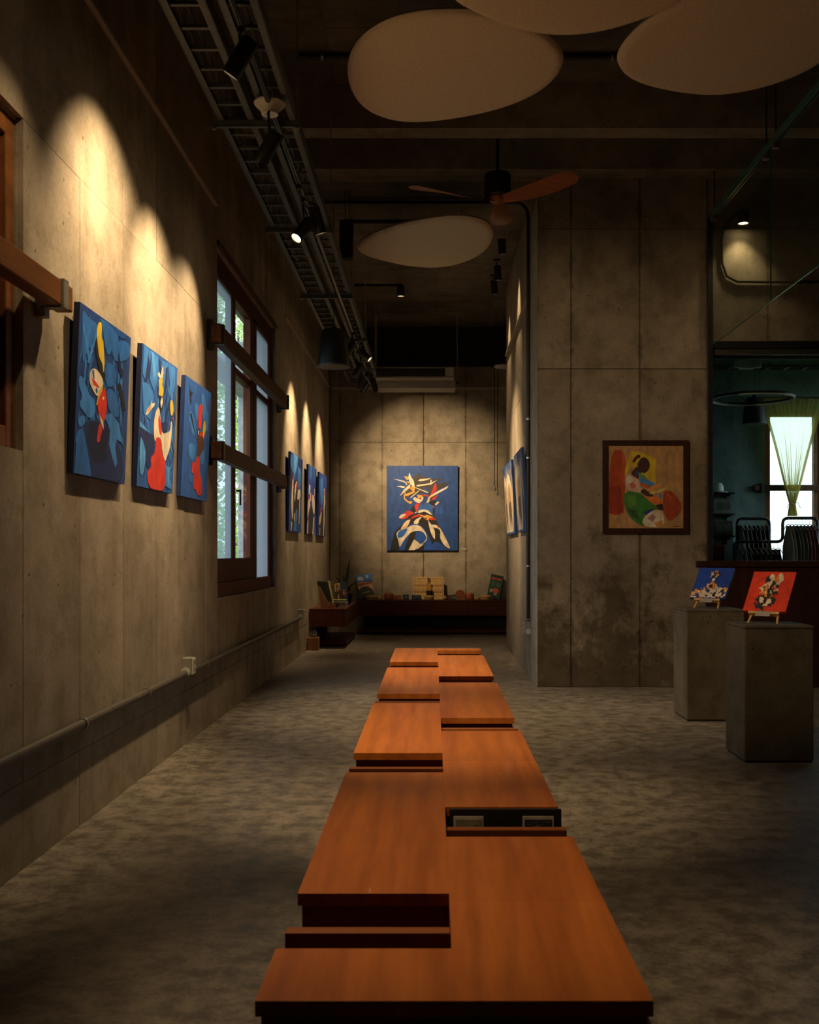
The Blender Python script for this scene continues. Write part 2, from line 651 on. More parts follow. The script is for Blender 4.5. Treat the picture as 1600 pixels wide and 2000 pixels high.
# back wall
mb = MB().box(-2.2, 2.9, WB + .03, WB + .35, 0, 6.0)
wb = struct('wall_back', mb, 'conc_b', 'concrete end wall behind the low cabinets', 'wall')
panels(wb, 'y', WB, -1, [WL + .002, -1.70, -.925, -.172, .595, 1.36, 2.1, 2.6], [0, 3.46, 4.96, 5.55], 'conc_b', gap=.007, rng=random.Random(9))

struct('trim_2', MB().box(WL + .03, 2.6, WB - .06, WB - .003, 4.83, ZB - .012), 'black_matte', 'black band at the top of the end wall', 'trim')  # matte black board across the upper end wall

# right block: pier face and the corridor face
mb = MB().box(WR + .03, RE, CF + .03, RB, 0, 6.0)
wr = struct('wall_right', mb, 'conc_c', 'wide stained concrete pier with a framed figure painting', 'wall')
panels(wr, 'x', WR, -1, [CF + .012, CF + .70, CF + 1.45, CF + 2.2, CF + 2.95, CF + 3.7, RB], [0, 3.44, 4.96, 5.9], 'conc_l', rng=random.Random(6))
panels(wr, 'y', CF, -1, [WR - .002, 1.49, 2.236, RE], [0, 3.44, 4.955, 5.9], 'conc_c', gap=.007, rng=random.Random(8))
struct('wall_alcove', MB().box(2.6, 2.9, RB, WB, 0, 6.0), 'conc_b')

# wall above the shop front
mb = MB().box(RE, 7.3, CF + .03, CF + .28, 3.74, 6.0)
wsf = struct('wall_above_shop', mb, 'conc_c', 'concrete wall above the shop glazing', 'wall')
panels(wsf, 'y', CF, -1, [RE + .003, 3.62, 4.37, 5.12, 5.87], [3.74, 4.96, 5.9], 'conc_c', rng=random.Random(2))

# walls outside the picture that close the hall
struct('wall_behind', MB().box(-2.2, 7.3, -3.2, -2.9, 0, 6.2), 'conc_b')
mb = MB()
WF = (12.0, 15.0, .7, 3.8)       # unseen opening added in the side wall to daylight the shop
for (a, b, c, d) in cuts((-2.9, 17.6, 0, 6.2), [WF]):
    mb.box(7.0, 7.3, a, b, c, d)
struct('wall_far_right', mb, 'conc_c')

# ceiling with its downstand beams
mb = MB().box(-2.2, 7.3, -3.2, CF + .1, ZA, ZA + .25)
mb.box(-2.2, 2.95, CF + .1, WB + .4, ZB, ZB + .6)
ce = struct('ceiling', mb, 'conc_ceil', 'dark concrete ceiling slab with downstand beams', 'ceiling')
for (y0, y1) in ((4.3, 4.55), (5.4, 5.65), (6.5, 6.75), (7.62, 7.87), (9.76, 10.0), (10.8, CF + .1)):
    if y0 > 9 or y0 < 6:
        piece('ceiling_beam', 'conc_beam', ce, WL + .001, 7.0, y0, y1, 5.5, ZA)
rng = random.Random(12)
for (y0, y1) in ((5.7, 7.2), (7.2, 8.72), (8.72, 9.755)):
    x = WL
    while x < 6:
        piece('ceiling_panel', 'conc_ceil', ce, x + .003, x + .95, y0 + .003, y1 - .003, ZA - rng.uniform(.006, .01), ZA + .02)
        x += .953
for (y0, y1) in ((11.2, 13.0), (13.0, 14.8), (14.8, 16.6), (16.6, 18.55)):
    x = WL
    while x < 1.0:
        piece('ceiling_panel', 'conc_ceil', ce, x + .003, min(x + .95, 1.12), y0 + .003, y1 - .003, ZB - rng.uniform(.006, .01), ZB + .02)
        x += .953

# ------------------------------------------------------------------ shop room behind the glazing
SB = 15.5
mb = MB()
SW = (5.03, 5.86, .7, 3.62)      # window of the shop, in x and z
SW2 = (6.12, 6.95, .7, 3.62)     # unseen neighbour, added to bring daylight into the shop
for (a, b, c, d) in cuts((RE, 7.3, 0, 4.6), [SW, SW2]):
    mb.box(a, b, SB, SB + .3, c, d)
wsh = struct('wall_shop', mb, 'conc_shop', 'teal grey end wall of the shop around its bright window', 'wall')
PX, PD = 4.17, 14.2              # partition that carries the shelves
struct('wall_partition', MB().box(RE, PX, PD, PD + .2, 0, 4.4), 'conc_shop')
struct('wall_shop_side', MB().box(RE, RE + .02, CF + .29, PD, 0, 4.4), 'conc_shop')
struct('ceiling_shop', MB().box(RE, 7.3, CF + .28, SB + .3, 4.4, 4.6), 'conc_shop')

# half wall, sill and posts of the shop front
hw = thing('wall_counter', 'dark maroon wooden half wall under the shop glazing', 'wall', (4.8, CF - .03, 0), kind='structure')
x = RE - .02
while x < 6.9:
    MB().box(x + .002, min(x + .60, 6.99), CF - .05, CF + .02, 0, 1.30, .003).build('wall_board', 'panel_d', hw)
    x += .602
MB().box(2.84, 6.99, CF - .09, CF + .12, 1.30, 1.365, .006).build('sill', 'panel_d', hw)
sf = thing('window_3', 'green tinted shop window in a black steel frame', 'window', (4.8, CF + .1, 1.365), kind='structure')
MB().box(RE - .005, RE + .055, CF - .03, CF + .14, 1.365, 5.07, .004).build('window_post', 'black', sf)
MB().box(RE + .055, 6.99, CF - .02, CF + .14, 3.66, 3.74, .004).build('window_head', 'black', sf)
MB().box(RE + .055, 6.99, CF + .03, CF + .08, 3.60, 3.66, .003).build('window_track', 'pipe', sf)
MB().box(RE + .055, 6.99, CF + .05, CF + .06, 1.366, 3.61).build('pane', 'glass_green', sf)

# window in the shop's end wall
w4 = thing('window_4', 'bright wooden shop window behind the tied sheer curtain', 'window', (5.45, SB, .7), kind='structure')
fy0, fy1 = SB + .03, SB + .12
MB().box(SW[0], SW[0] + .085, fy0, fy1, SW[2], SW[3], .006).build('stile', 'bar', w4)
MB().box(SW[1] - .085, SW[1], fy0, fy1, SW[2], SW[3], .006).build('stile', 'bar', w4)
MB().box(SW[0] + .085, SW[1] - .085, fy0, fy1, SW[3] - .1, SW[3], .006).build('rail', 'bar', w4)
MB().box(SW[0] + .085, SW[1] - .085, fy0, fy1, SW[2], SW[2] + .1, .006).build('rail', 'bar', w4)
MB().box(SW[0] + .085, SW[1] - .085, fy0 + .04, fy0 + .05, SW[2] + .1, SW[3] - .1).build('pane', 'glass', w4)

w5 = thing('added_window_5', 'added wooden shop window past the picture edge, for daylight', 'window', (6.53, SB, .7), kind='structure')
for (u0, u1, v0, v1, nm) in ((SW2[0], SW2[0] + .085, .7, 3.62, 'stile'), (SW2[1] - .085, SW2[1], .7, 3.62, 'stile'), (SW2[0] + .085, SW2[1] - .085, 3.52, 3.62, 'rail'), (SW2[0] + .085, SW2[1] - .085, .7, .8, 'rail')):
    MB().box(u0, u1, fy0, fy1, v0, v1, .006).build(nm, 'bar', w5)
MB().box(SW2[0] + .085, SW2[1] - .085, fy0 + .04, fy0 + .05, .8, 3.52).build('pane', 'glass', w5)

w6 = thing('added_window_6', 'added wide side window past the picture edge, for daylight', 'window', (7.1, 13.5, .7), kind='structure')
for y in (12.0, 12.95, 13.95, 14.91):
    MB().box(7.04, 7.14, y, y + .09, .7, 3.8, .006).build('stile', 'bar', w6)
for y in (12.09, 13.04, 14.04):
    MB().box(7.088, 7.096, y, y + .87, .7, 3.8).build('pane', 'glass', w6)

# ------------------------------------------------------------------ tall window in the left wall
w1 = thing('window_1', 'tall dark red wooden window with three lights looking on the garden', 'window', (WL - .1, 10.56, 1.05), kind='structure')
xf, xb, xg = WL - .05, WL - .13, WL - .072     # front, back, glass
zt, zb2 = 4.13, 1.05


def stile(y0, y1, z0, z1, name='stile', f=xf, b=xb, m='frame'):
    MB().box(b, f, y0, y1, z0, z1, .006).build(name, m, w1)


stile(8.92, 9.02, zb2, zt)
stile(9.88, 10.0, 1.40, 3.93)
stile(10.82, 10.97, 1.40, 3.93)
stile(11.02, 11.2, 1.18, 3.98)
stile(12.06, 12.2, zb2, zt)
stile(9.02, 12.06, 3.93, zt, 'head_rail')
stile(9.02, 11.02, 1.18, 1.40, 'bottom_panel')
stile(9.02, 12.06, zb2, 1.18, 'sill_board', xf + .02)
stile(10.0, 10.82, 3.20, 3.27, 'transom')
stile(11.2, 12.06, 3.18, 3.24, 'transom')
for (a, b, c, gm) in ((9.02, 9.88, 1.40, 'glass_dusty'), (10.0, 10.82, 1.40, 'glass'), (11.2, 12.06, 1.18, 'glass_dusty')):
    MB().quad((xg, a, c), (xg, b, c), (xg, b, 3.93), (xg, a, 3.93)).build('pane', gm, w1)
MB().box(xf - .002, xf + .045, 10.03, 10.06, 2.05, 2.07).box(xf + .03, xf + .045, 10.03, 10.06, 1.92, 2.07, .004).build('window_handle', 'black', w1)
# black drip joint of the head
MB().box(WL - .012, WL + .02, 8.9, 12.24, 4.13, 4.17, .004).build('head_trim', 'bar_d', w1)

# near window, cut by the edge of the picture
w2 = thing('window_2', 'dark closed window with brown wooden frame at the left edge', 'window', (WL - .1, 3.7, 1.92), kind='structure')
f0, f1 = WL - .04, WL - .14
MB().box(f1, f0, 4.60, 4.69, 1.925, 3.425, .006).build('stile', 'bar', w2)
MB().box(f1, f0, 2.7, 4.60, 3.335, 3.425, .006).build('rail', 'bar', w2)
MB().box(f1, f0, 2.7, 4.60, 1.925, 2.02, .006).build('rail', 'bar', w2)
MB().box(f1, f0 - .02, 4.52, 4.60, 2.02, 3.335, .005).build('stile', 'frame', w2)
MB().box(f1, f0 - .02, 3.7, 3.8, 2.02, 3.335, .005).build('stile', 'frame', w2)
MB().box(f0 - .065, f0 - .057, 3.8, 4.52, 2.02, 3.335).build('pane', 'glass', w2)
MB().box(f0 - .065, f0 - .057, 2.7, 3.7, 2.02, 3.335).build('pane', 'glass', w2)
# unseen boards added outside the panes to keep them black
for k in range(9):
    MB().box(WL - .30, WL - .27, 2.7, 4.69, 1.92 + k * .168, 1.92 + k * .168 + .165, .004).build('blackout_board', 'panel_d', w2)


def guard(y0, y1, z, label, mat, hh=.062, ends=(True, True), bm='black', x0=WL + .05, x1=WL + .13):
    t = thing('guard_bar', label, 'guard bar', (WL + .09, (y0 + y1) / 2, z - hh), 'timber guard bars across the left windows')
    MB().box(x0, x1, y0, y1, z - hh, z + hh, .006).build('beam', mat, t)
    for yy, on in ((y0 + .10, ends[0]), (y1 - .12, ends[1])):
        if on:
            b = MB()
            b.box(WL + .002, WL + .05, yy - .03, yy + .03, z - hh - .05, z + hh + .05, .003)
            b.box(WL + .03, x1 + .012, yy - .03, yy + .03, z - hh - .008, z - hh, .001)
            b.box(WL + .03, x1 + .012, yy - .03, yy + .03, z + hh, z + hh + .008, .001)
            b.box(x1, x1 + .012, yy - .03, yy + .03, z - hh, z + hh, .002)
            br = b.build('bracket', bm, t)
            MB().tube([(WL + .03, yy, z + hh + .008), (WL + .03, yy, z + hh + .06)], .012, 8).build('bolt', 'steel', br)
    return t


guard(8.42, 12.45, 3.265, 'upper dark timber guard bar across the tall garden window', 'bar_d', .075)
guard(8.42, 12.45, 2.30, 'lower dark timber guard bar across the tall garden window', 'bar_d', .07)
guard(2.8, 4.97, 2.675, 'brown timber guard bar with grey clamp on the near window', 'bar', .06, (False, True), 'grey')
guard_shop = thing('guard_bar', 'timber guard bar across the bright shop window', 'guard bar', (5.4, SB - .06, 2.40))
MB().box(4.84, 6.1, SB - .10, SB - .03, 2.385, 2.475, .006).build('beam', 'bar_d', guard_shop)
MB().box(4.93, 4.98, SB - .115, SB + .001, 2.36, 2.50, .003).build('bracket', 'black', guard_shop)

# ------------------------------------------------------------------ garden outside
struct('ground', MB().box(-60, 60, 19.5, 120, -.6, -.4).box(-60, -2.4, -10, 19.5, -.6, -.4).box(7.6, 60, -10, 19.5, -.6, -.4), 'soil')


def tree(x, y, h, r, n, mat, label, seed, z0=-.4, low=.15):
    rg = random.Random(seed)
    t = thing('garden_tree', label, 'tree', (x, y, z0), 'garden trees outside the windows')
    tr = MB()
    pts = [(x + math.sin(k * .9 + seed) * .08, y, z0 + k * h / 7) for k in range(7)]
    tr.tube(pts, .09, 8, .03)
    for k in range(5):
        a = rg.uniform(0, 6.28)
        b = Vector(pts[3 + k % 3])
        tr.tube([b, b + Vector((math.cos(a) * r * .4, math.sin(a) * r * .4, .5)), b + Vector((math.cos(a) * r * .75, math.sin(a) * r * .75, 1.2))], .035, 6, .01)
    tr.build('trunk', 'bark', t)
    fo = MB()
    for k in range(n):
        u = rg.random()
        zz = z0 + h * (low + (1 - low) * u)
        rr = r * (.35 + .65 * math.sin(min(1, u * 1.15) * math.pi)) * rg.random() ** .5
        a = rg.uniform(0, 6.28)
        c = Vector((x + rr * math.cos(a), y + rr * math.sin(a), zz + rg.uniform(-.15, .15)))
        d1 = Vector((rg.uniform(-1, 1), rg.uniform(-1, 1), rg.uniform(-.8, .4))).normalized() * rg.uniform(.07, .13)
        d2 = d1.cross(Vector((rg.uniform(-1, 1), rg.uniform(-1, 1), rg.uniform(-1, 1)))).normalized() * .035
        fo._add([c - d1, c + d2, c + d1, c - d2], [(0, 1, 2, 3)])
    fo.build('foliage', mat, t)
    return t


tree(-5.1, 21.5, 7.0, 1.9, 4200, 'leaf', 'leafy green tree nearest the tall garden window', 1)
tree(-5.2, 27.0, 9.0, 2.4, 4200, 'leaf2', 'pale green tree in the middle of the garden', 2)
tree(-8.4, 36.0, 12.0, 3.6, 5000, 'leaf', 'broad green tree far back in the garden', 3)
tree(-4.3, 17.2, 3.2, .8, 1600, 'leaf', 'low green bush under the tall garden window', 4, low=.02)
tree(10.4, 24.5, 3.0, 1.6, 2600, 'leaf2', 'pale bush beyond the bright shop window', 5, low=.02)
pg = thing('pergola', 'grey timber pergola standing outside the tall window', 'pergola', (-2.75, 13.9, -.4))
for yy in (11.2, 15.0):
    MB().box(-2.86, -2.72, yy, yy + .14, -.4, 3.75, .01).build('post', 'paving', pg)
MB().box(-2.88, -2.70, 9.0, 17.0, 3.75, 3.93, .01).build('beam', 'paving', pg)
for k in range(10):
    MB().box(-2.90, -2.3, 9.3 + k * .8, 9.38 + k * .8, 3.93, 4.03, .005).build('rafter', 'paving', pg)

# ================================================================== the long bench
BZ = .45
bx0, bxc, bx1 = -.398, .047, .4926
bench = thing('bench', 'long staggered orange-brown wooden bench running down the middle of the hall', 'bench', (.047, 6.5, 0))
Lrow = [(2.286, 2.59), (3.007, 4.67), (5.12, 6.83), (7.27, 8.93), (9.39, 10.78)]
Rrow = [(2.286, 3.61), (4.03, 5.76), (6.21, 7.87), (8.31, 10.0), (10.5, 10.78)]
seams = {('L', 1): 3.54, ('R', 0): 2.95, ('L', 2): 6.56, ('R', 1): 4.93, ('L', 3): 8.1, ('R', 2): 7.05, ('R', 3): 9.15}
for side, row, xa, xb_ in (('L', Lrow, bx0, bxc), ('R', Rrow, bxc, bx1)):
    for i, (a, b) in enumerate(row):
        s = seams.get((side, i))
        segs = [(a, b)] if s is None else [(a, s), (s, b)]
        for (p, q) in segs:
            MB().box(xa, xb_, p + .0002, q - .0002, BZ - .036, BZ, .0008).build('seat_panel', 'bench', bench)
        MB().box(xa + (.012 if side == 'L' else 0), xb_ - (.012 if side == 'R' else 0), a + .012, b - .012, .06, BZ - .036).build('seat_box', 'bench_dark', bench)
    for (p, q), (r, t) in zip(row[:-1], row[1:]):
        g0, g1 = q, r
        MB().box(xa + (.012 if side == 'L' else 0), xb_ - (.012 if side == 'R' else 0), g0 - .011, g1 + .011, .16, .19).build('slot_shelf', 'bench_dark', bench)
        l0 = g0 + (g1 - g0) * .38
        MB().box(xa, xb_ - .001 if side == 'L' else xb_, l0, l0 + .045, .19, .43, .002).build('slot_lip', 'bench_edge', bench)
MB().box(bx0 + .05, bx1 - .05, 2.34, 10.72, 0, .06).build('plinth', 'black_matte', bench)

# photo board standing in the slot of the bench
pb = thing('photo_board', 'black display board with two framed photographs in the bench slot', 'picture', (.27, 3.9, .19))
rot = Matrix.Rotation(math.radians(-6), 3, 'X')
piv = (.27, 3.86, .19)
MB().box(.062, .488, 3.862, 3.882, .19, .478, .002, rot, piv).build('board', 'black', pb)
for (a, b) in ((.078, .192), (.34, .458)):
    f = MB().box(a, b, 3.858, 3.863, .30, .452, .001, rot, piv).build('photo_mount', paint((.50, .46, .38)), pb)
    c = paint((.22, .19, .14)) if a < .2 else paint((.03, .03, .03))
    MB().box(a + .007, b - .007, 3.8565, 3.8585, .307, .440, 0, rot, piv).build('photo_print', c, f)
    k = MB()
    rg = random.Random(int(a * 1000))
    for _ in range(14):
        xx, zz = rg.uniform(a + .012, b - .03), rg.uniform(.33, .43)
        k.box(xx, xx + rg.uniform(.006, .02), 3.8555, 3.857, zz, zz + rg.uniform(.003, .008), 0, rot, piv)
    tag(k.build('photo_detail', paint((.36, .32, .24)) if a < .2 else paint((.10, .09, .07)), f), kind='stuff')

# ================================================================== plinths with small easels
def plinth(x0, x1, y0, y1, h, label):
    t = thing('display_plinth', label, 'plinth', ((x0 + x1) / 2, (y0 + y1) / 2, 0), 'cement display plinths')
    MB().box(x0, x1, y0, y1, 0.012, h - .02, .008).build('shaft', 'plinth', t)
    MB().box(x0 - .004, x1 + .004, y0 - .004, y1 + .004, h - .022, h, .006).build('top_slab', 'plinth', t)
    MB().box(x0 + .01, x1 - .01, y0 + .01, y1 - .01, 0, .012).build('foot', 'black_matte', t)
    return t


p1 = P(1341, 1409, 8.815)
plinth(2.185, 2.68, 8.815, 9.30, .963, 'cement plinth nearer the pier carrying the blue canvas')
plinth(2.152, 2.63, 7.07, 7.53, .948, 'cement plinth nearest the right edge carrying the red canvas')


def easel_picture(base, yaw, lean, w, h, bgc, label_e, label_c, polys, side_c):
    """small tabletop easel and, on it, a small canvas"""
    R = Matrix.Rotation(yaw, 3, 'Z')
    base = Vector(base)
    e = thing('tabletop_easel', label_e, 'easel', base, 'pine tabletop easels')

    def T(x, y, z):
        return base + R @ Vector((x, y, z))
    s, c = math.sin(lean), math.cos(lean)

    def on(x, t, off=0):     # point on the leaning plane: t up the slope, off towards the viewer
        return T(x, t * s - off * c, t * c - off * s * -1 * -1)
    for x in (-w * .27, w * .27):
        MB().tube([on(x * 1.25, .0), on(x * .75, h * .95)], .008, 6).build('leg', 'pine', e)
    MB().tube([T(0, .02 + h * .75 * s, h * .75 * c), T(0, .05 + h * .75 * s + .08, 0.004)], .007, 6).build('back_leg', 'pine', e)
    led = MB()
    A, B = on(-w * .36, .085), on(w * .36, .085)
    ux = (B - A).normalized(); nv = R @ Vector((0, -c, s)); up = R @ Vector((0, s, c))
    def slab(mb, o, hw, t0, t1, n0, n1):
        vs = [o + ux * (hw * i) + up * tt + nv * nn for nn in (n0, n1) for tt in (t0, t1) for i in (-1, 1)]
        mb._add(vs, [(0, 1, 3, 2), (4, 6, 7, 5), (0, 2, 6, 4), (1, 5, 7, 3), (0, 4, 5, 1), (2, 3, 7, 6)])
    slab(led, on(0, .085), w * .36, -.02, 0, .0, .035)
    led.build('ledge', 'pine', e)
    tg = MB(); slab(tg, on(-.0, .085), w * .17, -.045, -.003, .0352, .038)
    tg.build('caption_card', paint((.30, .29, .27)), e)
    cv = thing('small_canvas', label_c, 'painting', on(0, .087), 'small canvases on easels')
    m = MB(); slab(m, on(0, .087), w / 2, 0, h, .010, .034)
    m.build('canvas', paint(bgc), cv)
    art = MB(); mats = []; lay = 0
    for col, pts in polys:
        mt = paint(col)
        if mt not in mats: mats.append(mt)
        art.cur = mats.index(mt)
        lay += 1
        art.poly([on(0, .087) + ux * ((u - .5) * w) + up * ((1 - v) * h) + nv * (.0342 + lay * .00006) for u, v in pts])
    art.build('painted_figure', mats, cv)
    return e, cv


CR, BK, OR, RD = (.72, .62, .48), (.012, .013, .016), (.70, .26, .04), (.66, .05, .02)


def shards(seed, n, region, cols, size):
    rg = random.Random(seed)
    out = []
    tries = 0
    while len(out) < n and tries < 4000:
        tries += 1
        u, v = rg.random(), rg.random()
        if not region(u, v): continue
        a = rg.uniform(0, 6.28); L = rg.uniform(.5, 1.4) * size; k = rg.uniform(.25, .6)
        pts = []
        for j, (rr, da) in enumerate(((1, 0), (k, .9), (.8, 2.4), (k * .8, 3.6), (.5, 4.8))):
            pts.append((min(.995, max(.005, u + L * rr * math.cos(a + da))), min(.995, max(.005, v + L * rr * math.sin(a + da)))))
        out.append((cols[rg.randrange(len(cols))], pts))
    return out


blue_art = shards(3, 95, lambda u, v: v > .70 - .18 * math.exp(-((u - .5) / .2) ** 2) + .04 * math.sin(u * 20), [CR, CR, CR, CR, BK, OR, BK], .085)
blue_art += [(OR, [(.40, .60), (.50, .45), (.62, .55), (.60, .68), (.45, .70)]), (BK, [(.44, .60), (.52, .55), (.57, .66), (.48, .68)])]
blue_art += shards(5, 26, lambda u, v: (u - .52) ** 2 / .020 + (v - .24) ** 2 / .012 < 1, [CR, CR, BK, OR], .055)
blue_art += [(CR, [(.48, .36), (.56, .36), (.56, .46), (.49, .46)])]
red_art = shards(11, 20, lambda u, v: (u - .47) ** 2 / .05 + (v - .78) ** 2 / .03 < 1, [BK], .10)
red_art += [(CR, [(.36, .20), (.44, .05), (.52, .10), (.56, .28), (.48, .34)]), (CR, [(.56, .26), (.62, .04), (.70, .05), (.76, .22), (.68, .30)]),
            (OR, [(.56, .16), (.62, .10), (.66, .26), (.58, .28)]), (BK, [(.33, .16), (.40, .08), (.42, .26), (.34, .30)])]
red_art += shards(13, 60, lambda u, v: (u - .50) ** 2 / .045 + (v - .42) ** 2 / .04 < 1, [CR, CR, BK, BK, OR], .075)
red_art += shards(14, 10, lambda u, v: (u - .44) ** 2 / .02 + (v - .74) ** 2 / .02 < 1, [CR, CR, BK], .09)
easel_picture((2.395, 8.99, .963), math.radians(-38), math.radians(40), .325, .345, (.014, .055, .22),
              'pine tabletop easel under the small blue canvas', 'small blue canvas with cream and black shards on the farther plinth', blue_art, None)
easel_picture((2.335, 7.26, .948), math.radians(-38), math.radians(40), .31, .36, (.62, .035, .012),
              'pine tabletop easel under the small red canvas', 'small red canvas with a cream and black figure on the nearer plinth', red_art, None)

# ================================================================== canvases
def homography(q):
    """crop pixel corners TL,TR,BR,BL -> unit square (u right, v down)"""
    A, b = [], []
    for (x, y), (u, v) in zip(q, ((0, 0), (1, 0), (1, 1), (0, 1))):
        A.append([x, y, 1, 0, 0, 0, -u * x, -u * y]); b.append(u)
        A.append([0, 0, 0, x, y, 1, -v * x, -v * y]); b.append(v)
    h = np.linalg.solve(np.array(A, float), np.array(b, float))
    def f(x, y):
        w = h[6] * x + h[7] * y + 1
        return (h[0] * x + h[1] * y + h[2]) / w, (h[3] * x + h[4] * y + h[5]) / w
    return f


def canvas(label, bl, u, v, nrm, thick, bgc, quad, polys, edge=None, group=None, frame=None, step=.00012):
    """stretched canvas: bl = lower left front corner, u/v edge vectors, nrm towards the viewer"""
    bl, u, v, nrm = Vector(bl), Vector(u), Vector(v), Vector(nrm).normalized()
    base = bl + u / 2
    t = thing('painting', label, 'painting', base, group)
    m = MB()
    e = .004
    vs = [bl + u * i + v * j - nrm * k for k in (0, thick) for j in (0, 1) for i in (0, 1)]
    m._add(vs, [(0, 1, 3, 2)])
    m.cur = 1
    m._add(vs, [(4, 6, 7, 5), (0, 2, 6, 4), (1, 5, 7, 3), (0, 4, 5, 1), (2, 3, 7, 6)])
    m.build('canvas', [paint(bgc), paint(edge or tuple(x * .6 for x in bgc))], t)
    hf = homography(quad)
    art = MB(); mats = []
    step = .0022 / max(20, len(polys))
    for lay, (col, pts) in enumerate(polys):
        mt = paint(col)
        if mt not in mats: mats.append(mt)
        art.cur = mats.index(mt)
        w = []
        for (x, y) in pts:
            a, b = hf(x, y)
            a, b = min(.998, max(.002, a)), min(.998, max(.002, b))
            w.append(bl + u * a + v * (1 - b) + nrm * (.0004 + lay * step))
        art.poly(w)
    art.build('painted_picture', mats, t)
    if frame:
        fw, ft, fm = frame
        uu, vv = u.normalized(), v.normalized()
        def fbar(a, b, c, d):
            mb = MB()
            vs = [bl + uu * i + vv * j + nrm * k for k in (-thick, ft) for j in (c, d) for i in (a, b)]
            mb._add(vs, [(0, 1, 3, 2), (4, 6, 7, 5), (0, 2, 6, 4), (1, 5, 7, 3), (0, 4, 5, 1), (2, 3, 7, 6)])
            mb.build('frame_bar', fm, t)
        lu, lv = u.length, v.length
        fbar(-fw, lu + fw, lv, lv + fw); fbar(-fw, lu + fw, -fw, 0)
        fbar(-fw, 0, 0, lv); fbar(lu, lu + fw, 0, lv)
    return t


def smooth_poly(pts, n=2):
    for _ in range(n):
        out = []
        for i in range(len(pts)):
            a, b = pts[i], pts[(i + 1) % len(pts)]
            out += [(a[0] * .75 + b[0] * .25, a[1] * .75 + b[1] * .25), (a[0] * .25 + b[0] * .75, a[1] * .25 + b[1] * .75)]
        pts = out
    return pts


S = smooth_poly
CRM, NAVY, DKN = (.74, .66, .52), (.010, .024, .085), (.006, .010, .035)
B1, B2, B3, B4 = (.016, .085, .22), (.030, .15, .33), (.060, .23, .44), (.13, .36, .55)
RED, YEL, BLK, GRY = (.62, .030, .018), (.62, .46, .03), (.010, .010, .013), (.045, .043, .045)
ORG = (.78, .36, .06)

def strokes(seed, n, x0, x1, y0, y1, slope, cols, ln=120, wd=14):
    """leafy brush strokes in the crop pixels of a canvas; slope follows its perspective"""
    rg = random.Random(seed)
    out = []
    for _ in range(n):
        x = rg.uniform(x0, x1); y = rg.uniform(y0, y1) + (x - x0) * slope
        a = rg.uniform(-.55, .55) + math.pi / 2
        L = rg.uniform(.4, 1) * ln; w = rg.uniform(.5, 1) * wd
        dx, dy = math.cos(a) * .55, math.sin(a)
        out.append((rg.choice(cols), [(x, y), (x + dx * L * .35 + w * .5, y + dy * L * .35), (x + dx * L, y + dy * L), (x + dx * L * .45 - w * .5, y + dy * L * .5)]))
    return out


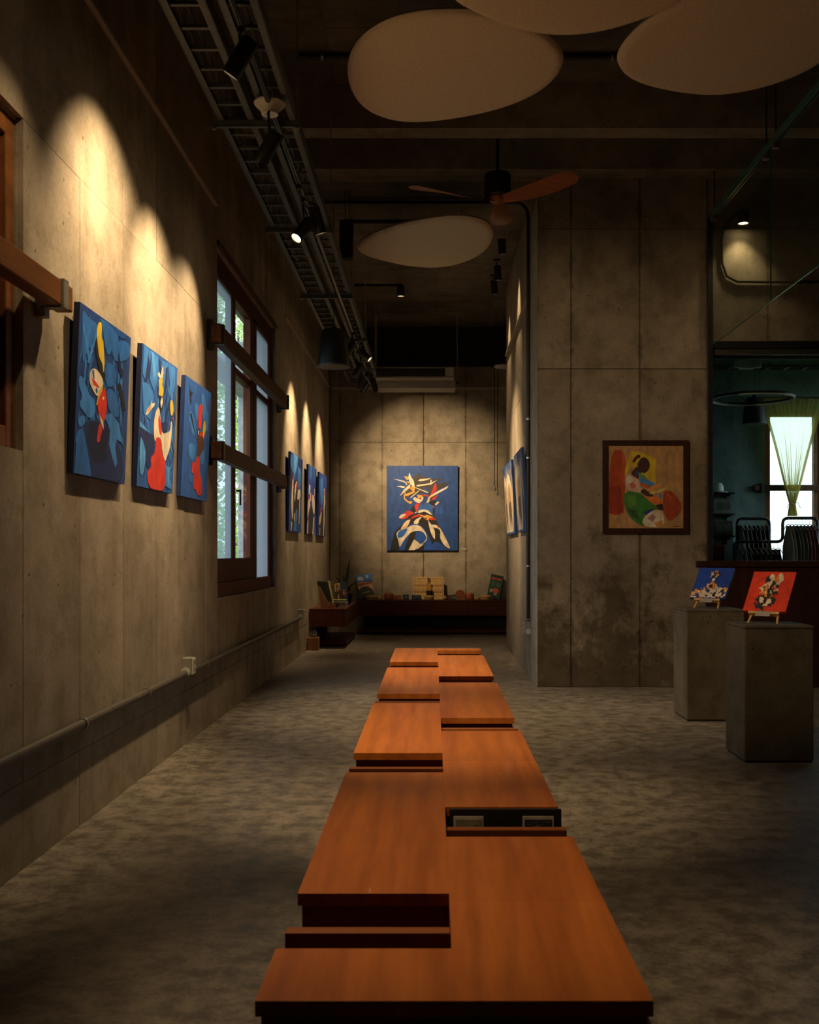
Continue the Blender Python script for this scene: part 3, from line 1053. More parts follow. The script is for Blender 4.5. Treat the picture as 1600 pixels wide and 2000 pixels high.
P1 = strokes(41, 90, 175, 560, 150, 900, .5, [(.055, .22, .42), (.034, .15, .30), (.004, .018, .062)], 230, 22) + strokes(42, 60, 130, 540, 950, 1500, .1, [(.034, .15, .30), (.004, .014, .05), (.055, .21, .40)], 210, 22) + [
    (NAVY, S([(120, 1240), (300, 1150), (430, 1230), (530, 1400), (565, 1640), (520, 1740), (270, 1690), (150, 1600)])),
    (B2, S([(180, 130), (250, 250), (330, 290), (300, 420), (220, 560), (185, 680), (190, 420)])),
    (B2, S([(340, 230), (450, 300), (535, 430), (470, 500), (420, 600), (390, 480), (370, 300)])),
    (B2, S([(455, 520), (480, 470), (540, 440), (600, 455), (632, 520), (615, 600), (560, 635), (500, 640), (465, 600)], 3)),
    (B2, S([(400, 640), (470, 660), (510, 760), (450, 890), (390, 830), (400, 720)])),
    (B2, S([(410, 880), (470, 890), (515, 1000), (525, 1160), (440, 1110), (410, 1000)])),
    (B3, S([(160, 750), (200, 800), (250, 950), (300, 980), (305, 1110), (260, 1165), (200, 1100), (150, 1020), (190, 960), (150, 850)])),
    (B3, S([(150, 1150), (200, 1115), (218, 1180), (180, 1240), (145, 1200)])),
    (B2, [(140, 1270), (190, 1235), (225, 1400), (270, 1690), (110, 1650)]),
    (B3, [(380, 1130), (450, 1105), (520, 1200), (548, 1380), (500, 1340), (480, 1440), (430, 1370), (440, 1260)]),
    (B3, [(425, 1370), (480, 1390), (505, 1560), (485, 1600), (450, 1480)]),
    (B3, [(190, 300), (205, 300), (250, 560), (240, 640), (220, 520)]),
    (B3, [(230, 640), (300, 400), (330, 330), (310, 430), (250, 660)]),
    (B1, S([(420, 240), (520, 330), (600, 420), (540, 430), (470, 350)])),
    (DKN, S([(240, 1220), (300, 1170), (400, 1240), (440, 1270), (400, 1420), (420, 1560), (280, 1560), (240, 1400)])),
    (BLK, S([(300, 500), (320, 400), (350, 600), (392, 640), (390, 860), (335, 720)], 1)),
    (YEL, S([(315, 360), (330, 285), (355, 270), (366, 310), (360, 420), (378, 440), (382, 540), (390, 640), (378, 760), (372, 660), (345, 610), (333, 560)], 1)),
    (CRM, S([(250, 770), (262, 712), (300, 695), (345, 740), (385, 830), (350, 930), (318, 960), (278, 890), (252, 830)])),
    (B1, [(273, 722), (290, 708), (297, 795), (287, 795)]), (RED, [(270, 782), (302, 812), (342, 872), (328, 878), (288, 850)]),
    (B1, S([(303, 890), (318, 868), (328, 920), (312, 930)], 1)),
    (YEL, [(382, 825), (340, 900), (318, 1000), (312, 1035), (332, 1025), (362, 930)]),
    (RED, S([(322, 1010), (350, 930), (392, 862), (402, 930), (412, 1030), (402, 1130), (376, 1200), (348, 1160), (328, 1090)])),
    (CRM, S([(366, 970), (378, 950), (388, 970), (378, 990)])),
    (CRM, [(343, 1120), (376, 1185), (380, 1255), (350, 1180)]), (RED, S([(343, 1180), (372, 1240), (352, 1320), (342, 1372), (318, 1365), (325, 1290)], 1)),
    (BLK, S([(508, 850), (528, 815), (552, 900), (572, 990), (582, 1090), (560, 1060), (530, 960)], 1)),
    (DKN, S([(518, 530), (530, 620), (552, 780), (520, 740), (510, 640)], 1)), (DKN, S([(538, 710), (555, 695), (562, 760), (545, 795), (533, 760)], 1)),
]
P2 = strokes(43, 80, 725, 1010, 490, 1550, .45, [(.010, .04, .13), (.15, .36, .54), (.06, .22, .42), (.008, .03, .10)], 300, 18) + [
    (B3, [(730, 480), (800, 540), (775, 700), (745, 810), (725, 760)]), (B3, [(810, 550), (865, 590), (875, 760), (830, 920), (790, 800)]),
    (B4, [(800, 540), (830, 560), (850, 760), (830, 820), (815, 660)]), (B3, [(900, 620), (965, 650), (935, 800), (920, 920)]),
    (B3, [(965, 650), (1030, 690), (1030, 860), (990, 980)]), (B3, [(720, 830), (780, 850), (830, 960), (800, 1180), (735, 1120)]),
    (NAVY, [(775, 560), (792, 700), (782, 790), (745, 830)]), (NAVY, [(880, 600), (902, 700), (890, 770)]), (NAVY, [(940, 700), (960, 680), (950, 880), (930, 960)]),
    (NAVY, [(710, 1200), (800, 1300), (825, 1310), (845, 1500), (800, 1660), (700, 1400)]), (NAVY, [(905, 1200), (950, 1180), (960, 1270), (905, 1290)]),
    (B4, [(702, 1190), (800, 1300), (815, 1310), (700, 1240)]), (B4, S([(705, 1320), (740, 1380), (765, 1500), (735, 1690), (705, 1640)], 1)),
    (B3, [(940, 1560), (985, 1600), (1000, 1790), (940, 1760)]), (B4, [(960, 1600), (985, 1590), (975, 1700), (990, 1780), (960, 1720)]),
    (CRM, [(862, 750), (880, 735), (892, 770), (905, 690), (915, 678), (920, 740), (910, 792), (878, 788)]),
    (YEL, S([(873, 800), (905, 778), (914, 820), (905, 850), (922, 900), (912, 965), (873, 955), (880, 880)], 1)),
    (BLK, [(876, 950), (914, 960), (918, 1040), (900, 1115), (883, 1050)]), (CRM, [(890, 1010), (908, 960), (914, 1010), (900, 1070)]),
    (CRM, S([(880, 1045), (848, 1100), (833, 1180), (830, 1290), (843, 1380), (900, 1390), (935, 1560), (962, 1480), (988, 1400), (998, 1300), (1004, 1200), (990, 1170), (986, 1262), (960, 1288), (908, 1300), (897, 1200)], 1)),
    (RED, S([(880, 1110), (897, 1200), (908, 1320), (884, 1300), (870, 1200)], 1)),
    (YEL, S([(984, 1000), (1000, 980), (1017, 1050), (1012, 1125), (988, 1135), (983, 1060)], 1)), (RED, [(992, 1150), (1008, 1150), (1002, 1180)]),
    (CRM, [(752, 1140), (768, 1085), (800, 1040), (812, 990), (812, 1030), (838, 1020), (838, 1045), (805, 1085), (780, 1125)]), (ORG, [(768, 1100), (800, 1050), (800, 1075), (778, 1115)]),
    (RED, S([(848, 1340), (880, 1325), (908, 1370), (908, 1480), (942, 1540), (932, 1640), (948, 1720), (914, 1815), (798, 1790), (773, 1680), (785, 1620), (815, 1600), (803, 1510), (845, 1480)])),
]
P3 = [
    (BLK, [(1165, 830), (1174, 900), (1198, 920), (1180, 950), (1182, 1030), (1170, 1010), (1163, 930)]),
    (B3, S([(1162, 1085), (1190, 1095), (1217, 1180), (1222, 1310), (1190, 1300), (1163, 1180)])), (B3, S([(1208, 1015), (1240, 1005), (1252, 1120), (1230, 1190)])),
    (B3, S([(1278, 890), (1310, 970), (1322, 1090), (1290, 1190), (1273, 1000)])), (B3, S([(1318, 1070), (1342, 1090), (1337, 1240), (1308, 1290)])),
    (B3, S([(1148, 1400), (1180, 1365), (1222, 1420), (1200, 1550), (1158, 1500)])), (B2, S([(1148, 1660), (1192, 1635), (1192, 1750), (1158, 1730)])), (B3, S([(1258, 1450), (1302, 1430), (1292, 1570), (1263, 1570)])),
    (RED, S([(1243, 1080), (1258, 1015), (1288, 1025), (1278, 1120), (1272, 1240), (1243, 1260)], 1)), (BLK, S([(1238, 1245), (1260, 1235), (1258, 1330), (1238, 1315)], 1)), (CRM, [(1242, 1265), (1252, 1255), (1250, 1300), (1243, 1295)]),
    (RED, S([(1250, 1280), (1305, 1265), (1300, 1330), (1255, 1340)], 1)),
    ((.09, .03, .015), S([(1223, 1310), (1290, 1310), (1302, 1400), (1262, 1490), (1228, 1500), (1243, 1400)], 1)),
    (RED, S([(1223, 1500), (1258, 1485), (1252, 1640), (1275, 1720), (1278, 1840), (1238, 1850), (1222, 1790), (1198, 1790), (1198, 1680), (1215, 1600)], 1)), (RED, [(1188, 1540), (1218, 1560), (1200, 1650), (1182, 1640)]),
    (BLK, [(1168, 1110), (1180, 1100), (1217, 1290), (1228, 1340)]), (YEL, [(1293, 1180), (1306, 1165), (1313, 1240), (1290, 1340), (1283, 1270)]),
]
GL = 'triptych of blue canvases nearest the camera'


def left_canvas(y0, y1, z0, z1, label, bgc, quad, polys, lean=.037, group=None, edge=None):
    x0 = WL + .035
    return canvas(label, (x0, y0, z0), (0, y1 - y0, 0), (lean, 0, z1 - z0), (z1 - z0, 0, -lean), .032, bgc, quad, polys, edge, group)


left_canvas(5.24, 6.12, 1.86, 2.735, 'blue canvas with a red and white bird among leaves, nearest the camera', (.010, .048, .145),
            [(170, 93), (635, 418), (575, 1752), (105, 1645)], P1, group=GL, edge=(.004, .010, .032))  # edge colours of the near three hold the shade on their sides
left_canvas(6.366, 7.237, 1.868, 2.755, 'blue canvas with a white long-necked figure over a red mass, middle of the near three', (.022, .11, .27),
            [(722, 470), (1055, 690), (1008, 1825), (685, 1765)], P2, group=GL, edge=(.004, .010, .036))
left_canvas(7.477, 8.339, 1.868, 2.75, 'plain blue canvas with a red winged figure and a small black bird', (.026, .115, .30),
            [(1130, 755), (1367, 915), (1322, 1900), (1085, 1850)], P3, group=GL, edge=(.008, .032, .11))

P4 = [(B3, [(285, 270), (310, 300), (330, 480), (345, 620), (330, 660), (290, 520), (275, 400)]), (B4, [(335, 250), (430, 320), (415, 520), (380, 640), (350, 760), (340, 500)]),
      (NAVY, [(275, 520), (330, 660), (320, 900), (290, 1140), (250, 900)]), (B3, [(430, 500), (490, 470), (480, 900), (440, 980), (430, 760)]), (NAVY, [(440, 340), (520, 390), (510, 620), (430, 500)]),
      (BLK, [(340, 820), (420, 780), (400, 1080), (460, 1160), (440, 1400), (430, 1640), (350, 1640), (300, 1780), (270, 1760), (320, 1500), (330, 1100)]),
      (CRM, S([(320, 740), (338, 780), (330, 1000), (330, 1300), (325, 1560), (305, 1560), (295, 1400), (285, 1270), (300, 1000)], 1)),
      (CRM, S([(360, 930), (400, 800), (420, 850), (400, 960), (375, 1050), (370, 1180), (350, 1240)], 1)), (RED, [(325, 720), (340, 720), (340, 790), (320, 790)]), (RED, [(400, 840), (418, 820), (415, 920), (385, 1000), (378, 960)]),
      (CRM, S([(430, 980), (470, 970), (478, 1100), (450, 1180), (410, 1180), (415, 1080)], 1)), (CRM, [(455, 1180), (472, 1170), (445, 1640), (430, 1640)]), (CRM, [(275, 1760), (290, 1590), (310, 1620), (290, 1780)]),
      (B3, [(375, 1400), (410, 1340), (410, 1500), (380, 1780), (330, 1740)]), (CRM, [(345, 1450), (358, 1440), (360, 1590), (345, 1590)])]
P5 = [(B2, [(640, 470), (700, 510), (690, 800), (620, 760)]), (B2, [(720, 530), (780, 570), (760, 900), (720, 800)]), (B3, [(600, 980), (630, 960), (625, 1120), (605, 1100)]),
      (BLK, [(640, 1380), (690, 1340), (730, 1480), (710, 1830), (620, 1830)]), (CRM, S([(625, 940), (640, 890), (660, 940), (650, 1080), (630, 1140)], 1)), (CRM, S([(605, 1240), (640, 1180), (660, 1300), (640, 1400), (620, 1480), (610, 1600), (600, 1500)], 1)),
      (CRM, S([(655, 1060), (675, 1080), (670, 1240), (650, 1260)], 1)), (CRM, S([(690, 1120), (730, 1110), (755, 1250), (745, 1480), (725, 1480), (700, 1370)], 1)), (CRM, [(740, 990), (755, 980), (752, 1120), (735, 1150)]),
      (RED, [(685, 1130), (705, 1110), (690, 1260), (678, 1280)]), (RED, [(618, 1150), (635, 1140), (632, 1190), (615, 1190)]), (CRM, [(600, 1600), (622, 1600), (618, 1830), (594, 1830)]), (CRM, [(722, 1540), (742, 1530), (718, 1835), (700, 1830)]), (RED, [(605, 1560), (615, 1560), (612, 1640), (603, 1640)])]
P6 = [(B3, [(845, 650), (870, 650), (880, 850), (860, 900), (840, 780)]), (B3, [(890, 720), (930, 700), (930, 1100), (900, 1200), (880, 1000)]), (NAVY, [(850, 1100), (900, 1250), (930, 1300), (960, 1100), (985, 1000), (950, 1840), (810, 1830)]),
      (BLK, [(880, 1380), (930, 1350), (945, 1600), (920, 1840), (850, 1830)]), (CRM, S([(870, 1380), (895, 1290), (890, 1420), (870, 1560), (850, 1620), (840, 1540), (848, 1440)], 1)), (RED, [(880, 1240), (898, 1210), (895, 1290), (875, 1360)]),
      (CRM, S([(940, 890), (958, 880), (960, 1000), (965, 1150), (945, 1300), (930, 1300), (945, 1100)], 1)), (RED, [(945, 930), (957, 920), (955, 1000), (945, 1010)]), (CRM, [(935, 1300), (952, 1280), (945, 1560), (925, 1840), (910, 1840)]), (CRM, [(848, 1660), (858, 1650), (852, 1830), (838, 1830)])]
GF = 'triptych of blue canvases at the far end of the left wall'
left_canvas(13.05, 14.26, 1.73, 2.745, 'blue canvas of pale limbs beside the tall window, first of the far three', (.018, .075, .24), [(283, 215), (535, 375), (475, 1795), (235, 1785)], P4, .03, GF, (.05, .075, .30))
left_canvas(14.92, 15.92, 1.73, 2.745, 'blue canvas of pale hands over a black form, middle of the far three', (.022, .06, .26), [(612, 450), (795, 565), (745, 1835), (590, 1830)], P5, .03, GF, (.008, .015, .06))
left_canvas(16.35, 17.5, 1.73, 2.745, 'blue canvas with light blue streaks, nearest the end wall on the left', (.014, .075, .28), [(880, 610), (1000, 695), (955, 1850), (805, 1835)], P6, .03, GF, (.02, .11, .40))

# end wall painting
PB = [
    (BLK, [(205, 1640), (230, 1500), (280, 1340), (350, 1240), (430, 1180), (560, 1070), (620, 1000), (760, 980), (930, 1010), (1000, 1090), (1050, 1200), (1120, 1330), (1200, 1480), (1258, 1600), (1180, 1590), (1020, 1560), (980, 1640)]),
    ((.016, .075, .25), S([(985, 1470), (1080, 1500), (1200, 1600), (1120, 1640), (960, 1640), (920, 1560)], 1)),
    ((.016, .085, .26), [(500, 1250), (540, 1190), (620, 1160), (720, 1190), (800, 1260), (870, 1370), (930, 1490), (950, 1640), (790, 1640), (800, 1540), (850, 1420), (780, 1290), (700, 1210), (600, 1205)]),
    (CRM, S([(310, 1370), (325, 1315), (400, 1265), (500, 1240), (600, 1190), (720, 1200), (800, 1290), (855, 1400), (830, 1475), (760, 1530), (740, 1520), (815, 1470), (838, 1400), (780, 1310), (680, 1290), (570, 1315), (520, 1370), (440, 1460), (400, 1560), (365, 1590), (352, 1480)], 1)),
    ((.030, .14, .33), S([(328, 1375), (345, 1310), (420, 1270), (505, 1245), (490, 1310), (440, 1390), (370, 1428), (335, 1412)])),
    ((.016, .085, .26), [(660, 1310), (760, 1310), (840, 1410), (800, 1490), (740, 1525), (640, 1450), (640, 1390)]),
    (CRM, [(622, 1440), (740, 1530), (790, 1530), (700, 1600), (620, 1640), (525, 1635)]),
    ((.016, .085, .26), [(520, 1370), (545, 1340), (455, 1640), (350, 1635), (420, 1500)]),
    (CRM, S([(375, 1280), (420, 1200), (480, 1120), (562, 1090), (535, 1160), (500, 1235)], 1)), (ORG, [(420, 1250), (500, 1170), (530, 1110), (515, 1180), (440, 1255)]),
    (CRM, S([(600, 1170), (640, 1095), (765, 1040), (705, 1110), (690, 1180)], 1)),
    (CRM, S([(858, 1095), (890, 1150), (945, 1210), (985, 1310), (988, 1450), (940, 1390), (888, 1260)], 1)),
    (CRM, S([(905, 1185), (1000, 1185), (1065, 1230), (1135, 1350), (1205, 1480), (1262, 1605), (1180, 1575), (1100, 1480), (1068, 1390), (1080, 1290), (1040, 1250), (960, 1235)], 1)), (RED, [(1010, 1215), (1050, 1215), (1060, 1235), (1030, 1235)]),
    (RED, [(540, 1100), (600, 1040), (700, 1005), (770, 1030), (640, 1060)]), (RED, [(870, 1060), (960, 1055), (1005, 1108), (885, 1100)]),
    (ORG, [(685, 1000), (790, 1030), (850, 1015), (960, 1058), (885, 1070), (862, 1115), (820, 1095), (780, 1060)]), (BLK, S([(810, 1075), (830, 1060), (845, 1085), (825, 1100)])),
    ((.040, .13, .29), S([(680, 950), (700, 860), (760, 818), (860, 815), (945, 860), (955, 940), (935, 1020), (840, 940), (740, 935)], 1)),
    (CRM, [(675, 975), (700, 940), (780, 922), (860, 940), (945, 1025), (880, 1000), (800, 960), (720, 990)]), (BLK, [(700, 990), (790, 960), (880, 1000), (940, 1030), (860, 1020), (760, 1010)]),
    ((.024, .09, .26), S([(985, 845), (1050, 830), (1100, 890), (1145, 975), (1060, 1005), (965, 1005), (970, 920)], 1)),
    (BLK, [(940, 900), (975, 900), (970, 1010), (940, 1020)]), (RED, [(935, 850), (980, 895), (965, 905), (945, 880)]),
    (BLK, S([(860, 790), (960, 762), (1025, 785), (990, 860), (890, 840)], 1)), (CRM, [(973, 830), (1025, 782), (1048, 805), (992, 855)]),
    (BLK, [(550, 930), (600, 865), (655, 850), (662, 960), (635, 985), (580, 965)]), (BLK, [(450, 1100), (560, 1010), (600, 1030), (540, 1090)]),
    (RED, S([(345, 1075), (380, 1020), (450, 985), (520, 955), (595, 965), (612, 1000), (540, 1025), (480, 1085), (410, 1100)], 1)), (CRM, S([(350, 1060), (400, 1005), (495, 1000), (430, 1065), (380, 1080)], 1)), (RED, [(470, 970), (475, 935), (492, 965), (520, 935), (520, 980)]),
    (RED, [(622, 880), (650, 830), (710, 812), (745, 805), (695, 860), (682, 940), (655, 965)]), (CRM, [(620, 985), (660, 960), (668, 970), (640, 990)]),
    (GRY, [(460, 620), (470, 540), (560, 420), (620, 345), (750, 300), (690, 345), (800, 370), (900, 395), (1145, 403), (1010, 450), (960, 495), (1230, 448), (1130, 540), (1010, 590), (905, 690), (800, 700), (700, 640), (620, 690), (520, 720), (470, 700)]),
    ((.03, .07, .17), [(790, 560), (870, 545), (860, 700), (790, 690)]),
    (CRM, S([(592, 740), (620, 708), (690, 740), (785, 698), (765, 770), (705, 820), (640, 795)], 1)), (BLK, [(690, 735), (740, 715), (745, 735), (700, 750)]), (RED, [(655, 735), (680, 740), (670, 755)]), (RED, [(715, 755), (745, 740), (740, 760)]),
    (ORG, [(662, 668), (740, 682), (775, 700), (690, 735)]), (RED, [(735, 668), (870, 680), (860, 705), (780, 690)]),
    (BLK, [(900, 700), (1010, 640), (980, 720), (920, 770), (880, 760)]), (RED, [(905, 770), (940, 720), (1030, 668), (985, 738)]),
    (RED, [(895, 695), (960, 490), (988, 478), (1004, 592)]),
    (CRM, [(245, 398), (440, 435), (500, 495), (485, 515), (450, 465)]), (CRM, [(530, 288), (560, 370), (605, 430), (630, 560), (580, 525), (545, 485), (512, 380)]),
    (CRM, [(305, 525), (400, 520), (468, 535), (430, 560)]), (CRM, [(368, 695), (430, 590), (550, 480), (545, 545), (440, 640)]),
    (CRM, [(675, 437), (720, 402), (910, 392), (830, 422), (740, 443)]), (CRM, [(655, 508), (880, 475), (1015, 420), (905, 498), (660, 532)]), (CRM, [(895, 415), (918, 430), (905, 470), (890, 470)]),
    (CRM, [(628, 555), (645, 548), (862, 628), (850, 642)]), (CRM, [(540, 725), (695, 595), (705, 605), (562, 728)]),
    (CRM, [(860, 715), (910, 678), (1000, 620), (1205, 518), (1180, 560), (1000, 665), (895, 725), (872, 800), (828, 812)]), (ORG, [(890, 725), (990, 665), (930, 690), (875, 720), (830, 790)]),
    (ORG, [(438, 358), (510, 365), (525, 410), (485, 422)]), (ORG, [(465, 450), (545, 448), (520, 482)]), (ORG, [(535, 560), (578, 515), (628, 560), (622, 625), (560, 590)]),
    (ORG, [(455, 628), (480, 660), (600, 610), (632, 630), (500, 695), (455, 690), (455, 735), (520, 785), (590, 785), (560, 835), (500, 805), (442, 750), (436, 690)]),
]
pz0, pz1 = 1.498, 3.028
canvas('large blue canvas of a spiky warrior figure on the end wall', (-.838, WB - .045, pz0), (1.288, 0, 0), (0, -.02, pz1 - pz0), (0, -1, -.013), .042, (.018, .070, .185),
       [(138, 180), (1358, 180), (1385, 1625), (145, 1640)], PB, (.01, .03, .10), None, None, .00012)

# framed picture on the pier
TAN = (.46, .265, .11)
PF = [((.40, .055, .010), S([(430, 335), (560, 345), (582, 500), (575, 780), (565, 1065), (395, 1060), (390, 650)], 1)), ((.50, .09, .015), [(540, 360), (565, 370), (575, 700), (545, 760)]), ((.30, .03, .008), [(400, 760), (520, 720), (560, 1040), (400, 1050)]),
      ((.62, .44, .02), [(640, 355), (760, 368), (918, 440), (918, 745), (760, 600), (720, 560), (640, 520), (572, 650), (570, 560), (600, 480)]),
      ((.05, .014, .008), S([(740, 435), (790, 415), (845, 470), (848, 540), (800, 605), (740, 585), (700, 520)])), ((.05, .014, .008), S([(645, 475), (690, 405), (735, 390), (748, 425), (700, 440), (680, 485)], 1)),
      ((.05, .02, .02), S([(695, 520), (770, 590), (715, 610), (745, 665), (690, 650), (630, 600), (680, 550)], 1)), ((.03, .06, .22), [(680, 600), (715, 560), (720, 600), (700, 640)]),
      ((.10, .30, .10), [(720, 580), (780, 620), (830, 680), (740, 650)]), ((.10, .30, .50), [(725, 640), (912, 715), (870, 748), (735, 700)]), ((.50, .12, .03), [(740, 700), (870, 745), (830, 775), (750, 740)]),
      ((.62, .40, .33), S([(566, 665), (608, 597), (680, 648), (738, 690), (745, 760), (775, 780), (740, 828), (620, 798), (578, 750)], 1)), ((.75, .68, .58), S([(580, 670), (610, 620), (670, 660), (650, 700), (600, 720)], 1)), ((.48, .16, .13), [(620, 720), (660, 700), (700, 740), (680, 770), (640, 760)]),
      ((.04, .20, .03), S([(575, 800), (720, 808), (800, 865), (880, 940), (965, 990), (850, 1015), (770, 1100), (805, 1195), (720, 1165), (630, 1095), (590, 1010), (556, 900)], 1)), ((.10, .26, .03), [(600, 840), (680, 850), (700, 960), (620, 980)]), ((.02, .09, .02), [(600, 1000), (700, 1010), (740, 1120), (650, 1080)]), ((.02, .04, .16), [(780, 1040), (850, 1000), (900, 1000), (820, 1070)]),
      ((.70, .62, .50), S([(755, 1135), (840, 1035), (920, 1005), (1005, 1028), (1008, 1198), (808, 1198)], 1)), ((.42, .22, .22), [(820, 1100), (880, 1050), (920, 1090), (880, 1140)]), ((.55, .28, .10), [(900, 1150), (990, 1120), (1000, 1190), (920, 1190)]),
      ((.05, .02, .02), S([(735, 800), (790, 765), (905, 850), (860, 870), (780, 840)], 1)), ((.72, .32, .08), S([(795, 785), (960, 708), (988, 740), (860, 815)], 1)), ((.66, .56, .16), [(835, 815), (1050, 752), (990, 802), (870, 835)]),
      ((.66, .18, .03), [(785, 860), (985, 860), (992, 935), (900, 952)]), ((.03, .012, .012), [(915, 952), (992, 940), (1003, 1015), (940, 1000)]), ((.16, .22, .35), [(940, 840), (985, 830), (985, 880), (960, 890)]),
      ((.36, .055, .012), S([(998, 800), (1080, 792), (1150, 858), (1205, 950), (1193, 1035), (1080, 1145), (1018, 1085), (993, 960)], 1)), ((.55, .12, .02), [(1035, 830), (1050, 825), (1095, 885), (1080, 890)]),
      ((.05, .03, .02), [(1112, 1188), (1150, 1185), (1192, 1188), (1190, 1194), (1115, 1194)])]
fx0, fx1 = (1187 - VX) * CF / FPX, (1333.5 - VX) * CF / FPX
fz1, fz0 = H + (VY - 871) * CF / FPX, H + (VY - 1032) * CF / FPX
canvas('dark framed painting of a seated reader in a green skirt, on the pier', (fx0, CF - .03, fz0), (fx1 - fx0, 0, 0), (0, 0, fz1 - fz0), (0, -1, 0), .026, TAN,
       [(383, 293), (1217, 293), (1222, 1212), (390, 1212)], PF, None, None, (.056, .018, 'panel_d'))

# two streaky canvases on the corridor face of the right block
def streaks(seed, n, dark):
    rg = random.Random(seed)
    out = []
    for k in range(n):
        u = rg.random(); w = rg.uniform(.015, .05); z0 = rg.uniform(0, .55); z1 = z0 + rg.uniform(.15, .5)
        c = rg.choice([CRM, CRM, (.55, .52, .47), (.05, .13, .24), (.40, .28, .16), CRM, (.03, .07, .15), (.62, .60, .55)])
        out.append((c, [(u, z0), (u + w, z0 + .05), (u + w * .8, z1), (u + w * .3, min(1, z1 + .08))]))
    for u, ww in dark:
        out.append((CRM, [(u - .20 * ww, .22), (u - .05 * ww, .14), (u + .08 * ww, .20), (u + .22 * ww, .34), (u + .24 * ww, .8), (u + .18 * ww, .97), (u - .18 * ww, .97), (u - .23 * ww, .6)]))
        out.append(((.45, .29, .14), [(u - .12 * ww, .34), (u, .28), (u + .11 * ww, .38), (u + .15 * ww, .7), (u, .72), (u - .14 * ww, .66)]))
        out.append((BLK, [(u - .10 * ww, .56), (u + .11 * ww, .54), (u + .13 * ww, .80), (u + .09 * ww, .96), (u + .05 * ww, .75), (u, .96), (u - .05 * ww, .74), (u - .11 * ww, .95)]))
        for j in range(9):
            a = u + (-.2 + j * .05) * ww
            out.append((CRM if j % 2 else (.34, .20, .09), [(a, .28 + .03 * (j % 3)), (a + .018, .28), (a + .014, .92), (a + .004, .92)]))
    return out


unit = [(0, 0), (1, 0), (1, 1), (0, 1)]
for (y0, y1, lab, sd, dk) in ((12.0, 13.15, 'blue and white streaked canvas beside the conduit on the right wall', 21, ((.45, 1.5),)), (13.58, 15.13, 'blue and white streaked canvas farther along the right wall', 22, ((.62, 1.3), (.2, .8)))):
    canvas(lab, (WR - .04, y1, 1.71), (0, -(y1 - y0), 0), (-.055, 0, .98), (-.98, 0, -.055), .033, (.035, .11, .24), unit, streaks(sd, 130, dk), (.03, .07, .14), 'streaked canvases on the right wall')

# ================================================================== ceiling services
TZ = 4.45
def ladder_tray(xa, xb_, label, y0, y1):
    t = thing('cable_tray', label, 'cable tray', ((xa + xb_) / 2, (y0 + y1) / 2, TZ), 'ladder cable trays')
    for x, s in ((xa, 1), (xb_, -1)):
        m = MB().box(x - .003, x + .003, y0, y1, TZ, TZ + .09)
        m.box(x, x + s * .042, y0, y1, TZ, TZ + .004)
        m.box(x, x + s * .018, y0, y1, TZ + .086, TZ + .09)
        m.build('side_rail', 'galv', t)
    n = int((y1 - y0) / .25)
    for k in range(n):
        y = y0 + .12 + k * .25
        piece('rung', 'galv', t, xa + .004, xb_ - .004, y, y + .028, TZ + .012, TZ + .03)
    for k, (xx, r, m) in enumerate(((xa + .06, .010, 'black'), (xa + .11, .012, 'black'))):
        pts = [(xx + .012 * math.sin(j * .9 + k), y0 + (y1 - y0) * j / 40, TZ + .03 + r) for j in range(41)]
        MB().tube(pts, r, 6).build('cable', m, t)
    return t


ladder_tray(-1.49, -1.24, 'grey ladder cable tray hung closest to the left wall', 3.0, 18.3)
ladder_tray(-1.17, -.955, 'grey ladder cable tray on the bench side of the left wall tray', 3.0, 18.3)
for y in (4.7, 7.12, 9.45, 11.9, 14.3, 16.7):
    near = {4.7: 'above the camera', 7.12: 'nearest in view', 9.45: 'second in view', 11.9: 'beside the black pendant', 14.3: 'past the pendant', 16.7: 'nearest the end wall'}[y]
    t = thing('tray_hanger', 'slotted steel bracket on rods under the cable trays, ' + near, 'bracket', (-1.24, y, TZ - .04), 'cable tray hangers')
    b = MB().box(-1.545, -.93, y - .02, y + .02, TZ - .041, TZ - .037).box(-1.545, -.93, y - .02, y - .016, TZ - .041, TZ - .001).box(-1.545, -.93, y + .016, y + .02, TZ - .041, TZ - .001)
    b.build('channel', 'galv', t)
    zz = ZA if y < CF else ZB
    for x in (-1.52, -.945):
        MB().tube([(x, y, TZ - .06), (x, y, zz - .004)], .006, 6).build('threaded_rod', 'brass', t)
        MB().lathe([(.016, 0), (.016, .012)], (x, y, TZ - .054), 6).build('nut', 'steel', t)

# light track slung under the bench-side tray
TRX, TRZ = -1.075, 4.40
tk = thing('light_track', 'black tube light track under the cable trays', 'light track', (TRX, 10, TRZ - .02))
MB().tube([(TRX, 3.0, TRZ), (TRX, 18.0, TRZ)], .020, 12).build('track_tube', 'black_gloss', tk, True)
for y in (5.2, 8.2, 11.2, 13.4, 16.2):
    MB().tube([(TRX, y, TRZ + .018), (TRX, y, TZ + .014)], .005, 6).build('track_clip', 'steel', tk)


